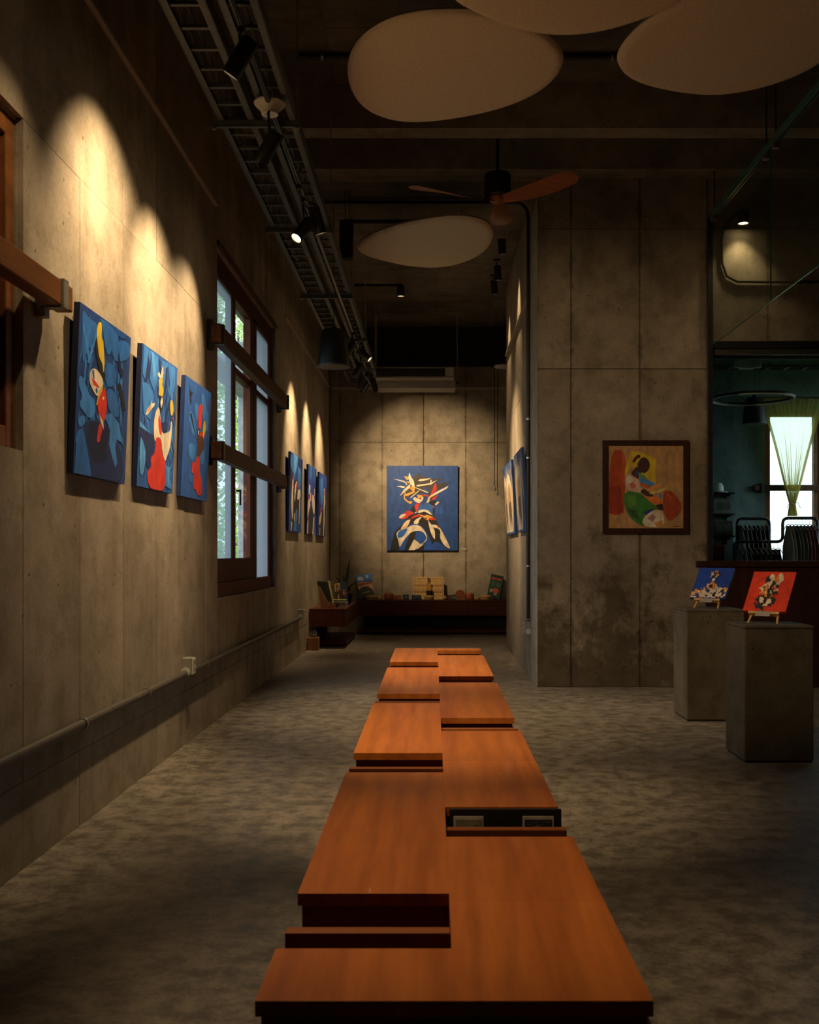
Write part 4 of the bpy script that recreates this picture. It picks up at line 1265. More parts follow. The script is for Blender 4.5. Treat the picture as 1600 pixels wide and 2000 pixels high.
def spot_head(lens, aim, power, label, track=None, size=48, blend=.55, on=True, L=.22, r=.05, group='black spotlight heads on the track', glow=14., rad=.03):
    lens, aim = Vector(lens), Vector(aim)
    d = (aim - lens).normalized()
    back = lens - d * L
    t = thing('spotlight', label, 'spotlight', back, group)
    MB().lathe([(0, 0), (r * .9, 0), (r, .008), (r, L - .012), (r * .97, L), (r * .86, L), (r * .82, L - .02), (0, L - .02)], back, 20, d).build('housing', 'black', t, True)
    MB().lathe([(0, 0), (r * .80, 0)], lens - d * .018, 20, d).build('lens', emit('lamp_glow', LAMP, glow) if on else 'black_gloss', t)
    if track is not None:
        tr = Vector(track)
        mid = lens - d * (L * .62)
        kn = Vector((tr.x, mid.y * .5 + tr.y * .5, tr.z - .06))
        MB().tube([tr, kn, mid], .009, 8).build('arm', 'black', t)
        MB().lathe([(.022, -.03), (.022, .03)], tr, 10, (0, 1, 0)).build('track_adapter', 'black', t)
    if power:
        ld = bpy.data.lights.new('spot_beam', 'SPOT')
        ld.energy = power * GAIN
        ld.color = LAMP
        ld.spot_size = math.radians(size)
        ld.spot_blend = blend
        ld.shadow_soft_size = rad
        lo = bpy.data.objects.new('spot_beam', ld)
        COL.objects.link(lo)
        lo.parent = t
        lo.location = (lens + d * .01) - t.location
        lo.rotation_euler = d.to_track_quat('-Z', 'Y').to_euler()
    return t


def on_track(y):
    return (TRX, y, TRZ - .02)


SP = 1.0
# washing the near three canvases
spot_head((-1.14, 4.3, 4.08), (WL, 4.6, 2.6), 60 * SP, 'black spotlight before the near window, washing the wall', on_track(4.3), 64, 1.0)
spot_head((-1.117, 5.64, 4.08), (WL, 5.86, 2.95), 270 * SP, 'black spotlight nearest in view, tilted at the first blue canvas', on_track(5.75), 98, 1.0)
spot_head((-1.122, 6.64, 3.98), (WL, 6.95, 2.85), 270 * SP, 'black spotlight below the smoke detector, tilted at the wall', on_track(6.75), 80, 1.0)
spot_head((-1.11, 8.30, 4.0), (WL, 7.62, 2.75), 250 * SP, 'lit black spotlight turned back towards the third blue canvas', on_track(8.5), 68, 1.0, glow=30)
# turned to the bench and the hall
spot_head((-.93, 8.5, 4.1), (.2, 9.4, .3), 620 * SP, 'black spotlight turned away from the wall towards the bench', on_track(8.2), 66, 1.0)
spot_head((-.98, 4.45, 4.12), (.05, 5.9, .45), 560 * SP, 'black spotlight out over the near bench', on_track(4.4), 46, 1.0)
spot_head((-.98, 3.3, 4.12), (.1, 3.3, .45), 240 * SP, 'black spotlight above the front end of the bench', on_track(3.2), 46, 1.0)
spot_head((-.98, 4.1, 4.12), (2.3, 8.0, 1.25), 460 * SP, 'black spotlight aimed across at the plinths', on_track(4.0), 34, 1.0)
spot_head((-.98, 3.8, 4.12), (1.9, CF, 2.55), 460 * SP, 'black spotlight aimed across at the pier', on_track(3.7), 38, 1.0)
# washing the far three canvases
spot_head((-1.16, 13.55, 4.05), (WL, 13.6, 2.9), 290 * SP, 'black spotlight over the first far canvas', on_track(13.7), 70, 1.0)
spot_head((-1.16, 15.1, 4.05), (WL, 15.2, 2.9), 290 * SP, 'black spotlight over the middle far canvas', on_track(15.2), 66, 1.0)
spot_head((-1.16, 16.7, 4.05), (WL, 16.9, 2.9), 260 * SP, 'black spotlight over the farthest left canvas', on_track(16.8), 70, 1.0)
# end wall and right wall
spot_head((-.94, 15.8, 4.08), (-.1, WB, 2.65), 640 * SP, 'lit black spotlight facing the end wall painting', on_track(15.6), 66, 1.0, glow=40)
spot_head((-.88, 14.3, 4.15), (WR, 14.0, 2.5), 520 * SP, 'black spotlight slanting at the right wall', on_track(14.1), 62, 1.0)
spot_head((-1.10, 15.45, 3.92), (-1.5, 15.75, .6), 150 * SP, 'black spotlight hanging lowest, pointed down at the corner cabinet', on_track(15.5), 40, 1.0, L=.2, r=.045, glow=2.0)
spot_head((-.87, 15.5, 3.9), (-.75, 15.4, 3.4), 0, 'unlit black spotlight hanging lowest on the bench side', on_track(15.4), on=False, L=.2, r=.045)
# short heads high on the right wall
for (px, py, d, lab, pw) in ((1006, 476, 13.4, 'nearest', 140), (997, 528, 14.3, 'middle', 0), (990, 556, 15.1, 'farthest', 120)):
    q = P(px, py, d)
    t = spot_head((WR - .22, d, q.z - .14), (WR - .02, d + .25, 2.6), pw * SP, lab + ' of the short black spotlights high on the right wall', None, 60, 1.0, L=.2, r=.05, glow=1.0, group='black spotlights high on the right wall')
    MB().tube([(WR - .24, d, q.z + .03), (WR - .24, d, ZB - .006)], .008, 6).build('arm', 'black', t)
    MB().box(WR - .29, WR - .19, d - .05, d + .05, ZB - .03, ZB - .006, .004).build('track_adapter', 'black', t)

# smoke detector under the trays
sd = P(527, 215, 6.75)
t = thing('smoke_detector', 'white round smoke detector under the cable trays', 'smoke detector', (sd.x, sd.y, sd.z - .06))
MB().lathe([(0, .05), (.102, .05), (.104, .04), (.09, .022), (.06, -.005), (.055, -.03), (0, -.03)], sd, 28).build('base', 'white', t, True)
MB().lathe([(.035, -.03), (.032, -.05), (.018, -.062), (0, -.064)], sd, 20).build('sensor_dome', 'glass', t, True)
MB().tube([(sd.x, sd.y, sd.z + .05), (sd.x, sd.y, TZ + .013)], .012, 8).build('stem', 'white', t)

# picture rails
def rail(label, a, b, name='picture_rail'):
    t = MB()
    a, b = Vector(a), Vector(b)
    if abs(a.x - b.x) < .01:
        s = 1 if a.x < 0 else -1
        t.box(a.x, a.x + s * .02, a.y, b.y, a.z - .018, a.z + .018, .003)
        t.box(a.x, a.x + s * .032, a.y, b.y, a.z - .024, a.z - .018)
    else:
        t.box(a.x, b.x, a.y - .02, a.y, a.z - .018, a.z + .018, .003)
        t.box(a.x, b.x, a.y - .032, a.y, a.z - .024, a.z - .018)
    o = t.build(name, 'alu')
    return tag(o, label, 'rail', 'aluminium picture rails')


rail('aluminium picture rail above the near three canvases', (WL, 3.2, 4.45), (WL, 8.80, 4.45))
rail('aluminium picture rail above the far three canvases', (WL, 12.95, 4.44), (WL, 18.3, 4.44))
rail('aluminium picture rail on the right wall', (WR, 12.05, 4.49), (WR, 15.7, 4.49))
rail('aluminium picture rail across the end wall', (-1.84, WB, 4.44), (1.9, WB, 4.44))

# ------------------------------------------------------------------ felt ceiling discs
def disc(outline, h, label, wires):
    pts = []
    pl = smooth_poly(outline, 2)
    for (px, py) in pl:
        d = h * FPX / (VY - py)
        pts.append(Vector(((px - VX) * d / FPX, d, 0)))
    c = sum(pts, Vector()) / len(pts)
    z0 = H + h
    t = thing('ceiling_disc', label, 'acoustic panel', (c.x, c.y, z0), 'cream felt ceiling discs')
    th = .075
    prof = [(.0, .90), (.004, .955), (.016, .985), (th * .5, 1.0), (th - .016, .985), (th - .004, .955), (th, .9)]
    n = len(pts)
    vs = [Vector((c.x, c.y, z0))]
    fs = []
    for j, (z, s) in enumerate(prof):
        for p in pts:
            q = c + (p - c) * s
            vs.append(Vector((q.x, q.y, z0 + z)))
    vs.append(Vector((c.x, c.y, z0 + th)))
    for k in range(n):
        fs.append((0, 1 + (k + 1) % n, 1 + k))
    for j in range(len(prof) - 1):
        for k in range(n):
            a, b = 1 + j * n + k, 1 + j * n + (k + 1) % n
            fs.append((a, b, b + n, a + n))
    o = 1 + (len(prof) - 1) * n
    for k in range(n):
        fs.append((len(vs) - 1, o + k, o + (k + 1) % n))
    MB()._add(vs, fs).build('felt_pad', 'felt', t, True)
    for (dx, dy) in wires:
        zt = ZA if c.y + dy < CF else ZB
        for (b0, b1) in ((9.76, 10.0), (10.8, 11.17), (5.4, 5.65), (4.3, 4.55)):
            if b0 - .01 < c.y + dy < b1 + .01: zt = 5.5
        MB().tube([(c.x + dx, c.y + dy, z0 + th * .95), (c.x + dx, c.y + dy, zt - .004)], .002, 5).build('hanging_wire', 'steel', t)
    return t


disc([(677, 150), (684, 110), (710, 75), (760, 45), (830, 30), (900, 28), (960, 33), (1015, 48), (1065, 72), (1095, 100), (1103, 125), (1093, 152), (1060, 182), (1010, 207), (950, 225), (880, 238), (810, 245), (760, 240), (715, 222), (687, 192)],
     3.5, 'large cream felt disc hanging left of the others near the camera', [(-.4, 0), (.4, .1), (0, -.4)])
disc([(693, 487), (712, 470), (760, 450), (830, 434), (890, 427), (938, 432), (962, 448), (966, 465), (956, 487), (930, 507), (890, 521), (850, 526), (800, 523), (750, 513), (708, 501)],
     3.5, 'cream felt disc hanging far back beneath the ceiling fan', [(-.35, .1), (.35, .1), (0, -.35)])
disc([(862, -40), (880, 5), (930, 32), (1000, 60), (1060, 72), (1120, 74), (1190, 64), (1260, 42), (1320, 18), (1355, -10), (1360, -60), (1300, -120), (1180, -160), (1040, -160), (920, -110)],
     3.25, 'cream felt disc cut by the top edge of the picture', [(-.4, 0), (.4, .1)])
disc([(1202, 125), (1213, 97), (1250, 58), (1300, 28), (1350, 3), (1420, -32), (1520, -52), (1600, -40), (1660, 10), (1665, 70), (1610, 128), (1540, 162), (1470, 182), (1400, 192), (1330, 187), (1258, 172), (1218, 152)],
     3.5, 'cream felt disc at the upper right beside the glass screen', [(-.4, 0), (.4, .1)])

# ------------------------------------------------------------------ ceiling fan
fc = Vector((.655, 10.4, 5.04))
fan = thing('ceiling_fan', 'three-bladed ceiling fan with red wood blades and black motor', 'ceiling fan', (fc.x, fc.y, fc.z - .05))
MB().tube([(fc.x, fc.y, 5.27), (fc.x, fc.y, ZA - .004)], .017, 12).build('down_rod', 'black', fan, True)
MB().lathe([(0, 0), (.12, 0), (.135, .012), (.135, .215), (.125, .235), (.03, .24), (.02, .28), (0, .28)], (fc.x, fc.y, fc.z + .02), 32).build('motor', 'black', fan, True)
MB().lathe([(.06, .06), (.06, 0), (0, 0)], (fc.x, fc.y, ZA - .065), 20).build('canopy_cap', 'black', fan, True)
MB().lathe([(0, -.045), (.03, -.042), (.075, -.02), (.09, .0), (.09, .03)], (fc.x, fc.y, fc.z), 24).build('blade_hub', 'fan', fan, True)
for ang in (196, 321, 82):
    a = math.radians(ang)
    e1 = Vector((math.cos(a), math.sin(a), 0)); e2 = Vector((-math.sin(a), math.cos(a), 0))
    nseg = 18
    m = MB()
    vs, fs = [], []
    for k in range(nseg + 1):
        s = k / nseg
        r = .05 + .88 * s
        w = (.045 + .075 * math.sin(min(1, s * 1.25) * math.pi / 2)) * (1 if s < .9 else math.sqrt(max(.05, 1 - ((s - .9) / .1) ** 2 * .9)))
        tw = -math.radians(26 * (1 - s) ** 1.2 + 9)
        cz = fc.z - .01 + .05 * s * s
        ce2 = e2 * math.cos(tw) + Vector((0, 0, math.sin(tw)))
        nn = e1.cross(ce2)
        th = .011 - .005 * s
        ctr = fc + e1 * r + e2 * (.02 * math.sin(s * math.pi))
        ctr.z = cz
        vs += [ctr - ce2 * w + nn * 0, ctr + nn * th, ctr + ce2 * w, ctr - nn * th]
    for k in range(nseg):
        for j in range(4):
            p, q = k * 4 + j, k * 4 + (j + 1) % 4
            fs.append((p, q, q + 4, p + 4))
    fs.append((3, 2, 1, 0)); fs.append(tuple(nseg * 4 + j for j in range(4)))
    m._add(vs, fs)
    m.build('blade', 'fan', fan, True)

# ------------------------------------------------------------------ pendant lamps
def pendant(c, r, hgt, top, label, cord_top):
    t = thing('pendant_lamp', label, 'lamp', c, 'black bell pendant lamps')
    x, y, z = c
    out = [(r, 0), (r * .985, hgt * .1), (r * .86, hgt * .62), (r * .74, hgt * .93), (r * .66, hgt), (.03, hgt), (.03, hgt + .04), (0, hgt + .04)]
    MB().lathe(out, c, 32).build('shade', 'black', t, True)
    MB().lathe([(r * .96, .004), (r * .84, hgt * .6), (r * .7, hgt * .92), (0, hgt * .95)], c, 32).build('shade_lining', 'grey', t, True)
    MB().lathe([(r * .95, -.006), (r * 1.005, -.006), (r * 1.005, .012), (r * .95, .012)], c, 32).build('rim', 'pipe', t, True)
    MB().lathe([(0, hgt * .45), (.045, hgt * .5), (.05, hgt * .6), (.025, hgt * .8), (.02, hgt * .94)], c, 16).build('bulb', 'white', t, True)
    MB().tube([(x, y, z + hgt + .03), (x, y, cord_top)], .004, 6).build('cord', 'black', t)
    return t


c = P(652, 716, 12.1)
pendant(c, .192, .43, 0, 'black bell pendant lamp hanging beside the trays near the far canvases', ZB - .006)
cs = P(1474, 828, 14.2)
pendant(cs, .165, .36, 0, 'black bell pendant lamp hanging in the shop', 4.4)

# ------------------------------------------------------------------ far ceiling: pipes, downlight, speaker, sprinkler
def pipe(label, pts, r, mat='black', name='conduit', group=None, clips=()):
    t = thing(name, label, 'pipe', pts[0], group)
    MB().tube(pts, r, 10).build('pipe_run', mat, t, True)
    for c in clips:
        MB().lathe([(r * 1.25, -.010), (r * 1.25, .010)], c[0], 10, c[1]).build('pipe_clip', 'steel', t)
    return t


def arc(c, r, a0, a1, ex, ey, n=8):
    return [Vector(c) + Vector(ex) * r * math.cos(a0 + (a1 - a0) * k / n) + Vector(ey) * r * math.sin(a0 + (a1 - a0) * k / n) for k in range(n + 1)]


yr = 11.86
xr = WR - .028
bend = arc((xr - .16, yr, ZB - .20), .16, math.pi / 2, 0, (1, 0, 0), (0, 0, 1))
run = [Vector((-1.3, yr, ZB - .04))] + [Vector((p.x, p.y, p.z)) for p in bend] + [Vector((xr, yr, .66))]
pipe('black conduit bending from the far ceiling down the right wall', run, .020, 'black',
     clips=[((xr, yr, 3.0), (0, 0, 1)), ((xr, yr, 2.55), (0, 0, 1)), ((xr, yr, 1.3), (0, 0, 1)), ((xr, yr, .68), (0, 0, 1))])
pipe('thin black pipe behind the far disc under the ceiling', [(-1.1, 12.6, ZB - .03), (.3, 12.6, ZB - .03)], .022, 'black')
pipe('black pipe across the ceiling behind the big disc', [(-1.2, 9.15, ZA - .045), (6.9, 9.15, ZA - .045)], .026, 'black', clips=[((-.99, 9.15, ZA - .045), (1, 0, 0)), ((1.6, 9.15, ZA - .045), (1, 0, 0))])

t = thing('cylinder_downlight', 'black cylinder downlight at the end of a ceiling track over the far bay', 'lamp', P(783, 579, 15.6))
q = P(783, 579, 15.6)
MB().lathe([(0, .012), (.05, .012), (.052, 0), (.058, 0), (.058, .15), (0, .15)], q, 24).build('housing', 'black', t, True)
MB().lathe([(0, 0), (.049, 0)], q + Vector((0, 0, .006)), 20).build('lens', emit('weak_lamp_glow', LAMP, .2), t)
MB().box(-1.2, q.x + .03, q.y - .018, q.y + .018, ZB - .04, ZB - .008, .003).build('track', 'black', t)
MB().tube([q + Vector((0, 0, .148)), (q.x, q.y, ZB - .03)], .02, 8).build('stem', 'black', t)

q = P(677, 468, 11.6)
t = thing('loudspeaker', 'black column loudspeaker hung under the far ceiling', 'speaker', (q.x, q.y, q.z - .22))
MB().box(q.x - .075, q.x + .075, q.y - .07, q.y + .07, q.z - .22, q.z + .21, .012).build('cabinet', 'black_matte', t)
MB().box(q.x - .065, q.x + .065, q.y - .075, q.y - .068, q.z - .20, q.z + .19, .004).build('grille', 'black', t)
for dx in (-.012, .03):
    MB().tube([(q.x + dx, q.y, q.z + .2), (q.x + dx, q.y, ZB - .006)], .005, 6).build('hanging_rod', 'black', t)

# suspended air conditioner before the end wall
AY = 17.3
a0, a1 = P(731, 716, AY), P(887, 757, AY)
t = thing('air_conditioner', 'white suspended air conditioner under the dark ceiling before the end wall', 'air conditioner', ((a0.x + a1.x) / 2, AY + .3, a1.z))
zt_, zm = a0.z, P(0, 739, AY).z
MB().box(a0.x, a1.x, AY + .05, AY + .65, zm - .02, zt_, .012).build('body', 'white', t)
MB().box(a0.x + .02, a1.x - .15, AY + .035, AY + .055, zm + .045, zt_ - .022, .004).build('intake_slot', 'black', t)
for k in range(3):
    MB().box(a0.x + .02, a1.x - .15, AY + .026, AY + .036, zm + .055 + k * .045, zm + .062 + k * .045).build('louver', 'black_matte', t)
MB().box(a0.x, a1.x, AY, AY + .05, zm - .02, zm + .022, .006).build('air_flap', 'white', t)
MB().box(a0.x + .03, a1.x + .03, AY + .12, AY + .60, a1.z + .01, zm - .02, .01).build('underside_tray', 'grey', t)
for x in (a0.x + .02, a1.x + .06):
    MB().tube([(x, AY + .3, zm - .03), (x, AY + .3, ZB - .006)], .008, 6).build('hanging_rod', 'brass', t)
MB().box(a1.x + .0, a1.x + .09, AY + .27, AY + .33, zm - .06, zm - .02, .004).build('hanger_foot', 'black', t)
q = P(985, 718, 17.2)
t = thing('disc_lamp', 'flat white disc lamp half hidden behind the right wall', 'lamp', q)
MB().lathe([(0, 0), (.15, .0), (.17, .012), (.17, .03), (0, .04)], q, 28).build('disc', 'white', t, True)
MB().tube([q + Vector((0, 0, .035)), (q.x, q.y, ZB - .004)], .004, 6).build('cord', 'black', t)
q = P(690, 700, 16.9)
t = thing('security_camera', 'small white dome camera hanging behind the pendant', 'camera', q - Vector((0, 0, .06)))
MB().box(q.x - .06, q.x + .06, q.y - .05, q.y + .05, q.z - .01, q.z + .09, .01).build('housing', 'white', t)
MB().lathe([(0, -.065), (.035, -.052), (.05, -.02), (.05, -.008)], q, 18).build('dome', 'black_gloss', t, True)
MB().tube([q + Vector((0, 0, .09)), (q.x, q.y, TZ + .005)], .01, 8).build('stem', 'white', t)
t = thing('hanging_cable', 'loose thin cable hanging with its plug before the end wall', 'cable', P(968, 962, 17.9))
c0, c1 = P(966, 757, 17.9), P(966, 950, 17.9)
MB().tube([(c0.x, 17.9, ZB - .004), c0, c1], .006, 6).build('wire', 'black', t)
MB().tube([(c0.x + .055, 17.9, ZB - .004), (c0.x + .055, 17.9, c0.z), (c1.x + .05, 17.9, c1.z - .08)], .006, 6).build('wire', 'black', t)
MB().lathe([(.018, 0), (.022, .05), (.01, .09)], (c1.x + .05, 17.9, c1.z - .16), 10).build('plug', 'grey', t)
MB().lathe([(.018, 0), (.022, .05), (.01, .09)], (c1.x, 17.9, c1.z - .08), 10).build('plug', 'grey', t)
# thin rods hanging in the dark
for (px, py, lab) in ((772, 685, 'middle'), (893, 738, 'right')):
    pass

# caption cards
tag(MB().box(.50, .60, WB - .007, WB - .001, 1.50, 1.545).build('caption_card', paint((.40, .37, .30))), 'tiny caption card beside the warrior painting', 'caption')

# ------------------------------------------------------------------ conduit and sockets on the left wall
px_ = WL + .030
pipe('grey conduit running along the foot of the left wall', [(px_, 2.5, .55), (px_, 7.62, .55)], .025, 'pipe', 'wall_conduit', clips=[((px_, 5.4, .55), (0, 1, 0)), ((px_, 6.6, .55), (0, 1, 0))])
pipe('grey conduit on the left wall between the two sockets', [(px_, 7.72, .55), (px_, 14.2, .55)], .025, 'pipe', 'wall_conduit', clips=[((px_, 8.3, .55), (0, 1, 0)), ((px_, 10.4, .55), (0, 1, 0)), ((px_, 11.0, .55), (0, 1, 0)), ((px_, 12.6, .55), (0, 1, 0))])


def socket(x, y, z, s, label):
    t = thing('socket_box', label, 'socket', (x, y, z - .065), 'surface socket boxes')
    MB().box(x, x + s * .075, y - .055, y + .055, z - .065, z + .065, .006).build('box', 'grey', t)
    MB().box(x + s * .0751, x + s * .085, y - .05, y + .05, z - .06, z + .06, .004).build('cover_plate', 'white', t)
    for dz in (-.028, .028):
        for dy in (-.02, .02):
            MB().box(x + s * .0845, x + s * .0865, y + dy - .005, y + dy + .005, z + dz - .012, z + dz + .012).build('socket_slot', 'black', t)
    MB().lathe([(.034, -.012), (.034, .012)], (x + s * .03, y - .062, z - .04), 12, (0, 1, 0)).build('coupling', 'white', t)
    return t


socket(WL, 7.70, .60, 1, 'grey socket box on the left wall conduit near the camera')
socket(WL, 14.28, .60, 1, 'grey socket box on the left wall beside the corner cabinet')
socket(WR, 11.86, .585, -1, 'grey socket box under the conduit on the right wall')

# ------------------------------------------------------------------ glass screen hanging beside the pier
GX = 2.985
gt, gb = 5.07, 3.67
for (y0, y1, lab) in ((9.045, 10.98, 'greenish hanging glass panel next to the pier'), (7.0, 9.035, 'greenish hanging glass panel cut by the right edge of the picture')):
    t = thing('glass_screen', lab, 'glass panel', (GX, (y0 + y1) / 2, gb), 'hanging glass panels')
    MB().box(GX - .006, GX + .006, y0 + .004, y1 - .004, gb + .004, gt - .05).build('pane', 'glass_green', t)
    MB().box(GX - .0065, GX + .0065, y0 + .004, y1 - .004, gb, gb + .004).build('lower_edge', 'glass_edge', t)
    MB().box(GX - .0065, GX + .0065, y0, y0 + .004, gb, gt - .05).build('side_edge', 'glass_edge', t)
    m = MB().box(GX - .02, GX - .014, y0, y1, gt - .055, gt + .0).box(GX + .014, GX + .02, y0, y1, gt - .055, gt).box(GX - .02, GX + .02, y0, y1, gt, gt + .02)
    m.build('top_rail', 'glass_edge', t)
    MB().box(GX - .013, GX + .013, y0, y1, gt - .05, gt - .0005).build('rail_filler', 'pipe', t)
    for yy in (y0 + .12, y1 - .12):
        MB().box(GX - .03, GX + .03, yy - .03, yy + .03, gt - .10, gt - .03, .004).build('clamp', 'steel', t)
        MB().tube([(GX, yy, gt + .01), (GX, yy, ZA - .004)], .008, 6).build('hanging_rod', 'black', t)

# wall lamp seen through the glass
q = P(1452, 437, 10.93)
t = thing('wall_downlight', 'lit cylinder downlight on the concrete wall behind the glass screen', 'lamp', q)
MB().lathe([(0, .02), (.048, .02), (.052, 0), (.058, 0), (.058, .13), (0, .13)], q, 24).build('housing', 'black', t, True)
MB().lathe([(0, 0), (.05, 0)], q + Vector((0, 0, .01)), 20).build('lens', emit('downlight_glow', LAMP, 6.0), t)
MB().box(q.x - .02, q.x + .02, q.y + .04, CF + .004, q.z + .05, q.z + .10, .003).build('wall_bracket', 'black', t)
ld = bpy.data.lights.new('downlight_beam', 'SPOT')
ld.energy = 28; ld.color = LAMP; ld.spot_size = math.radians(95); ld.spot_blend = .8; ld.shadow_soft_size = .04
lo = bpy.data.objects.new('downlight_beam', ld); COL.objects.link(lo); lo.parent = t; lo.location = (0, 0, -.01)
y_ = CF - .022
qa = [P(1440, 415, y_), P(1415, 440, y_), P(1410, 470, y_), P(1411, 515, y_), P(1420, 540, y_), P(1440, 550, y_), P(1500, 551, y_), (6.8, y_, P(0, 551, y_).z)]
pipe('thin dark conduit looping down from the wall downlight', qa, .014, 'black')

# ================================================================== cabinets at the far end
CY = 18.15
cb = thing('low_cabinet', 'long low dark red cabinet floating along the end wall', 'cabinet', (.3, 18.37, 0))
bxl = -1.345
MB().box(bxl, 2.55, CY, WB - .006, .58, .61, .003).build('cabinet_top', 'cab', cb)
MB().box(bxl + .005, 2.55, CY + .02, WB - .006, .345, .58).build('carcass', 'cab', cb)
for (u0, u1) in ((bxl, P(771, 0, CY).x), (P(771, 0, CY).x, P(914, 0, CY).x), (P(914, 0, CY).x, 2.54)):
    MB().box(u0 + .003, u1 - .003, CY + .002, CY + .02, .338, .577, .002).build('drawer_front', 'cab', cb)
MB().box(bxl, 2.55, CY + .02, WB - .02, .035, .095, .003).build('base_board', 'cab', cb)
MB().box(bxl + .05, 2.5, CY + .1, WB - .03, 0, .035).build('base_foot', 'black_matte', cb)
MB().box(bxl + .1, 2.5, WB - .1, WB - .02, .095, .345).build('back_panel', 'black_matte', cb)

c2 = thing('corner_cabinet', 'low dark red cabinet standing out along the left wall', 'cabinet', (-1.6, 16.5, 0))
cx0, cx1, cy0, cy1 = WL + .008, -1.314, 15.46, 17.55
MB().box(cx0, cx1, cy0, cy1, .578, .608, .003).build('cabinet_top', 'cab_y', c2)
MB().box(cx0, cx1 - .02, cy0 + .02, cy1, .345, .578).build('carcass', 'cab_y', c2)
MB().box(cx0, cx1 - .045, cy0 + .002, cy0 + .02, .335, .576, .002).build('drawer_front', 'cab_y', c2)
MB().box(cx1 - .042, cx1, cy0 + .002, cy0 + .02, .335, .576, .002).build('corner_post', 'cab_y', c2)
MB().box(cx1 - .02, cx1 - .002, cy0 + .022, cy1 - .002, .338, .576, .002).build('side_panel', 'cab_y', c2)
MB().box(cx0, cx1 - .02, cy0 + .35, cy1, .035, .095, .003).build('base_board', 'cab_y', c2)
MB().box(cx0 + .03, cx1 - .07, cy0 + .42, cy1 - .05, 0, .035).build('base_foot', 'black_matte', c2)
MB().box(cx0, cx0 + .06, cy0 + .5, cy1, .095, .345).build('back_panel', 'black_matte', c2)

# things on the long cabinet (heights from its top)
TZc = .611
def at(px, d):
    return (px - VX) * d / FPX


def lidded(px, d, r, h, mat, label, nob=True, base=TZc):
    x = at(px, d)
    t = thing('lidded_box', label, 'box', (x, d, base), 'round lidded boxes on the long cabinet')
    MB().lathe([(0, 0), (r * .9, 0), (r, h * .15), (r, h * .55), (r * .97, h * .58), (0, h * .58)], (x, d, base), 22).build('bowl', mat, t, True)
    MB().lathe([(0, 0), (r * 1.03, 0), (r * 1.03, h * .14), (r * .9, h * .34), (r * .3, h * .42), (0, h * .42)], (x, d, base + h * .58), 22).build('lid', mat, t, True)
    if mat != 'redlac':
        MB().lathe([(r * 1.0, -.004), (r * 1.05, 0), (r * 1.0, .004)], (x, d, base + h * .58), 22).build('binding', 'wicker_d', t)
    return t


M['redlac'] = simple('red_brown_lacquer', (.28, .07, .025), .4, 0, .2)
M['bamboo'] = simple('bamboo_strip', (.46, .30, .11), .5, 0, .3, 40)
M['teal'] = simple('dark_teal_card', (.03, .065, .07), .5, 0, .3)
M['indigo'] = simple('dark_blue_card', (.02, .03, .055), .5, 0, .3)
M['amber'] = simple('amber_bottle_glass', (.42, .22, .04), .2, 0, .2)
M['darkbrown'] = simple('dark_brown_card', (.09, .03, .015), .5, 0, .3)
lidded(726, 18.32, .10, .085, 'bamboo', 'round bamboo box before the leaning picture book')
lidded(739, 18.38, .062, .065, 'bamboo', 'smaller bamboo box beside the bamboo box at the book')
lidded(760, 18.36, .085, .125, 'redlac', 'red-brown lidded pot between bamboo boxes and patterned box')
lidded(838, 18.26, .085, .085, 'bamboo', 'round bamboo box before the bottle')
lidded(917, 18.38, .085, .125, 'redlac', 'red-brown lidded pot right of the coiled mat')
lidded(932, 18.3, .048, .055, 'bamboo', 'tiny bamboo box left of the yellow one at the right')
lidded(949, 18.32, .10, .09, 'bamboo', 'round yellow bamboo box below the green book')


def cardbox(px0, px1, h, dd, mat, label, d=18.3, mark=None, cat='box'):
    x0, x1 = at(px0, d), at(px1, d)
    t = thing('gift_box', label, cat, ((x0 + x1) / 2, d, TZc), 'small gift boxes on the long cabinet')
    MB().box(x0, x1, d, d + dd, TZc, TZc + h, .004).build('carton', mat, t)
    if mark:
        m = MB()
        for (u0, u1, v0, v1) in mark[1]:
            m.box(x0 + (x1 - x0) * u0, x0 + (x1 - x0) * u1, d - .0012, d + .001, TZc + h * v0, TZc + h * v1)
        tag(m.build('printed_mark', paint(mark[0]), t), kind='stuff')
    return t


rg = random.Random(33)
cardbox(768, 784.5, .085, .08, 'redlac', 'brown box with orange pattern', mark=((.50, .20, .06), [(rg.uniform(0, .8), rg.uniform(.85, .98), k / 9, k / 9 + .05) for k in range(1, 8)] + [(.72, .84, .4, .6)]))
cardbox(787, 798.5, .095, .06, 'teal', 'dark teal box with a small white cross', mark=((.50, .55, .55), [(.35, .65, .46, .53), (.47, .53, .36, .64)]))
cardbox(804.5, 823, .085, .05, 'indigo', 'dark blue card box left of the bottle', mark=((.20, .26, .34), [(.1, .9, .62, .66), (.1, .5, .34, .40), (.1, .8, .5, .53)]))
cardbox(874, 882.5, .085, .06, 'darkbrown', 'dark brown box left of the dark box with a white mark')
cardbox(883, 890, .095, .06, 'teal', 'dark box with a white mark beside the coiled mat', mark=((.45, .45, .42), [(.4, .7, .35, .6)]))
x = at(899, 18.3)
t = thing('coiled_mat', 'coiled terracotta mat standing upright on the cabinet', 'mat', (x, 18.3, TZc))
for k in range(5):
    r0 = .086 - k * .018
    pts = [(x + r0 * math.cos(a), 18.31, TZc + .088 + r0 * math.sin(a)) for a in [2 * math.pi * j / 28 for j in range(29)]]
    MB().tube(pts, .009, 6).build('coil', 'redlac' if k % 2 else simple('terracotta', (.40, .15, .07), .7), t, True)
MB().box(x - .05, x + .05, 18.318, 18.338, TZc, TZc + .03).build('foot', 'darkbrown', t)
x = at(869, 18.28)
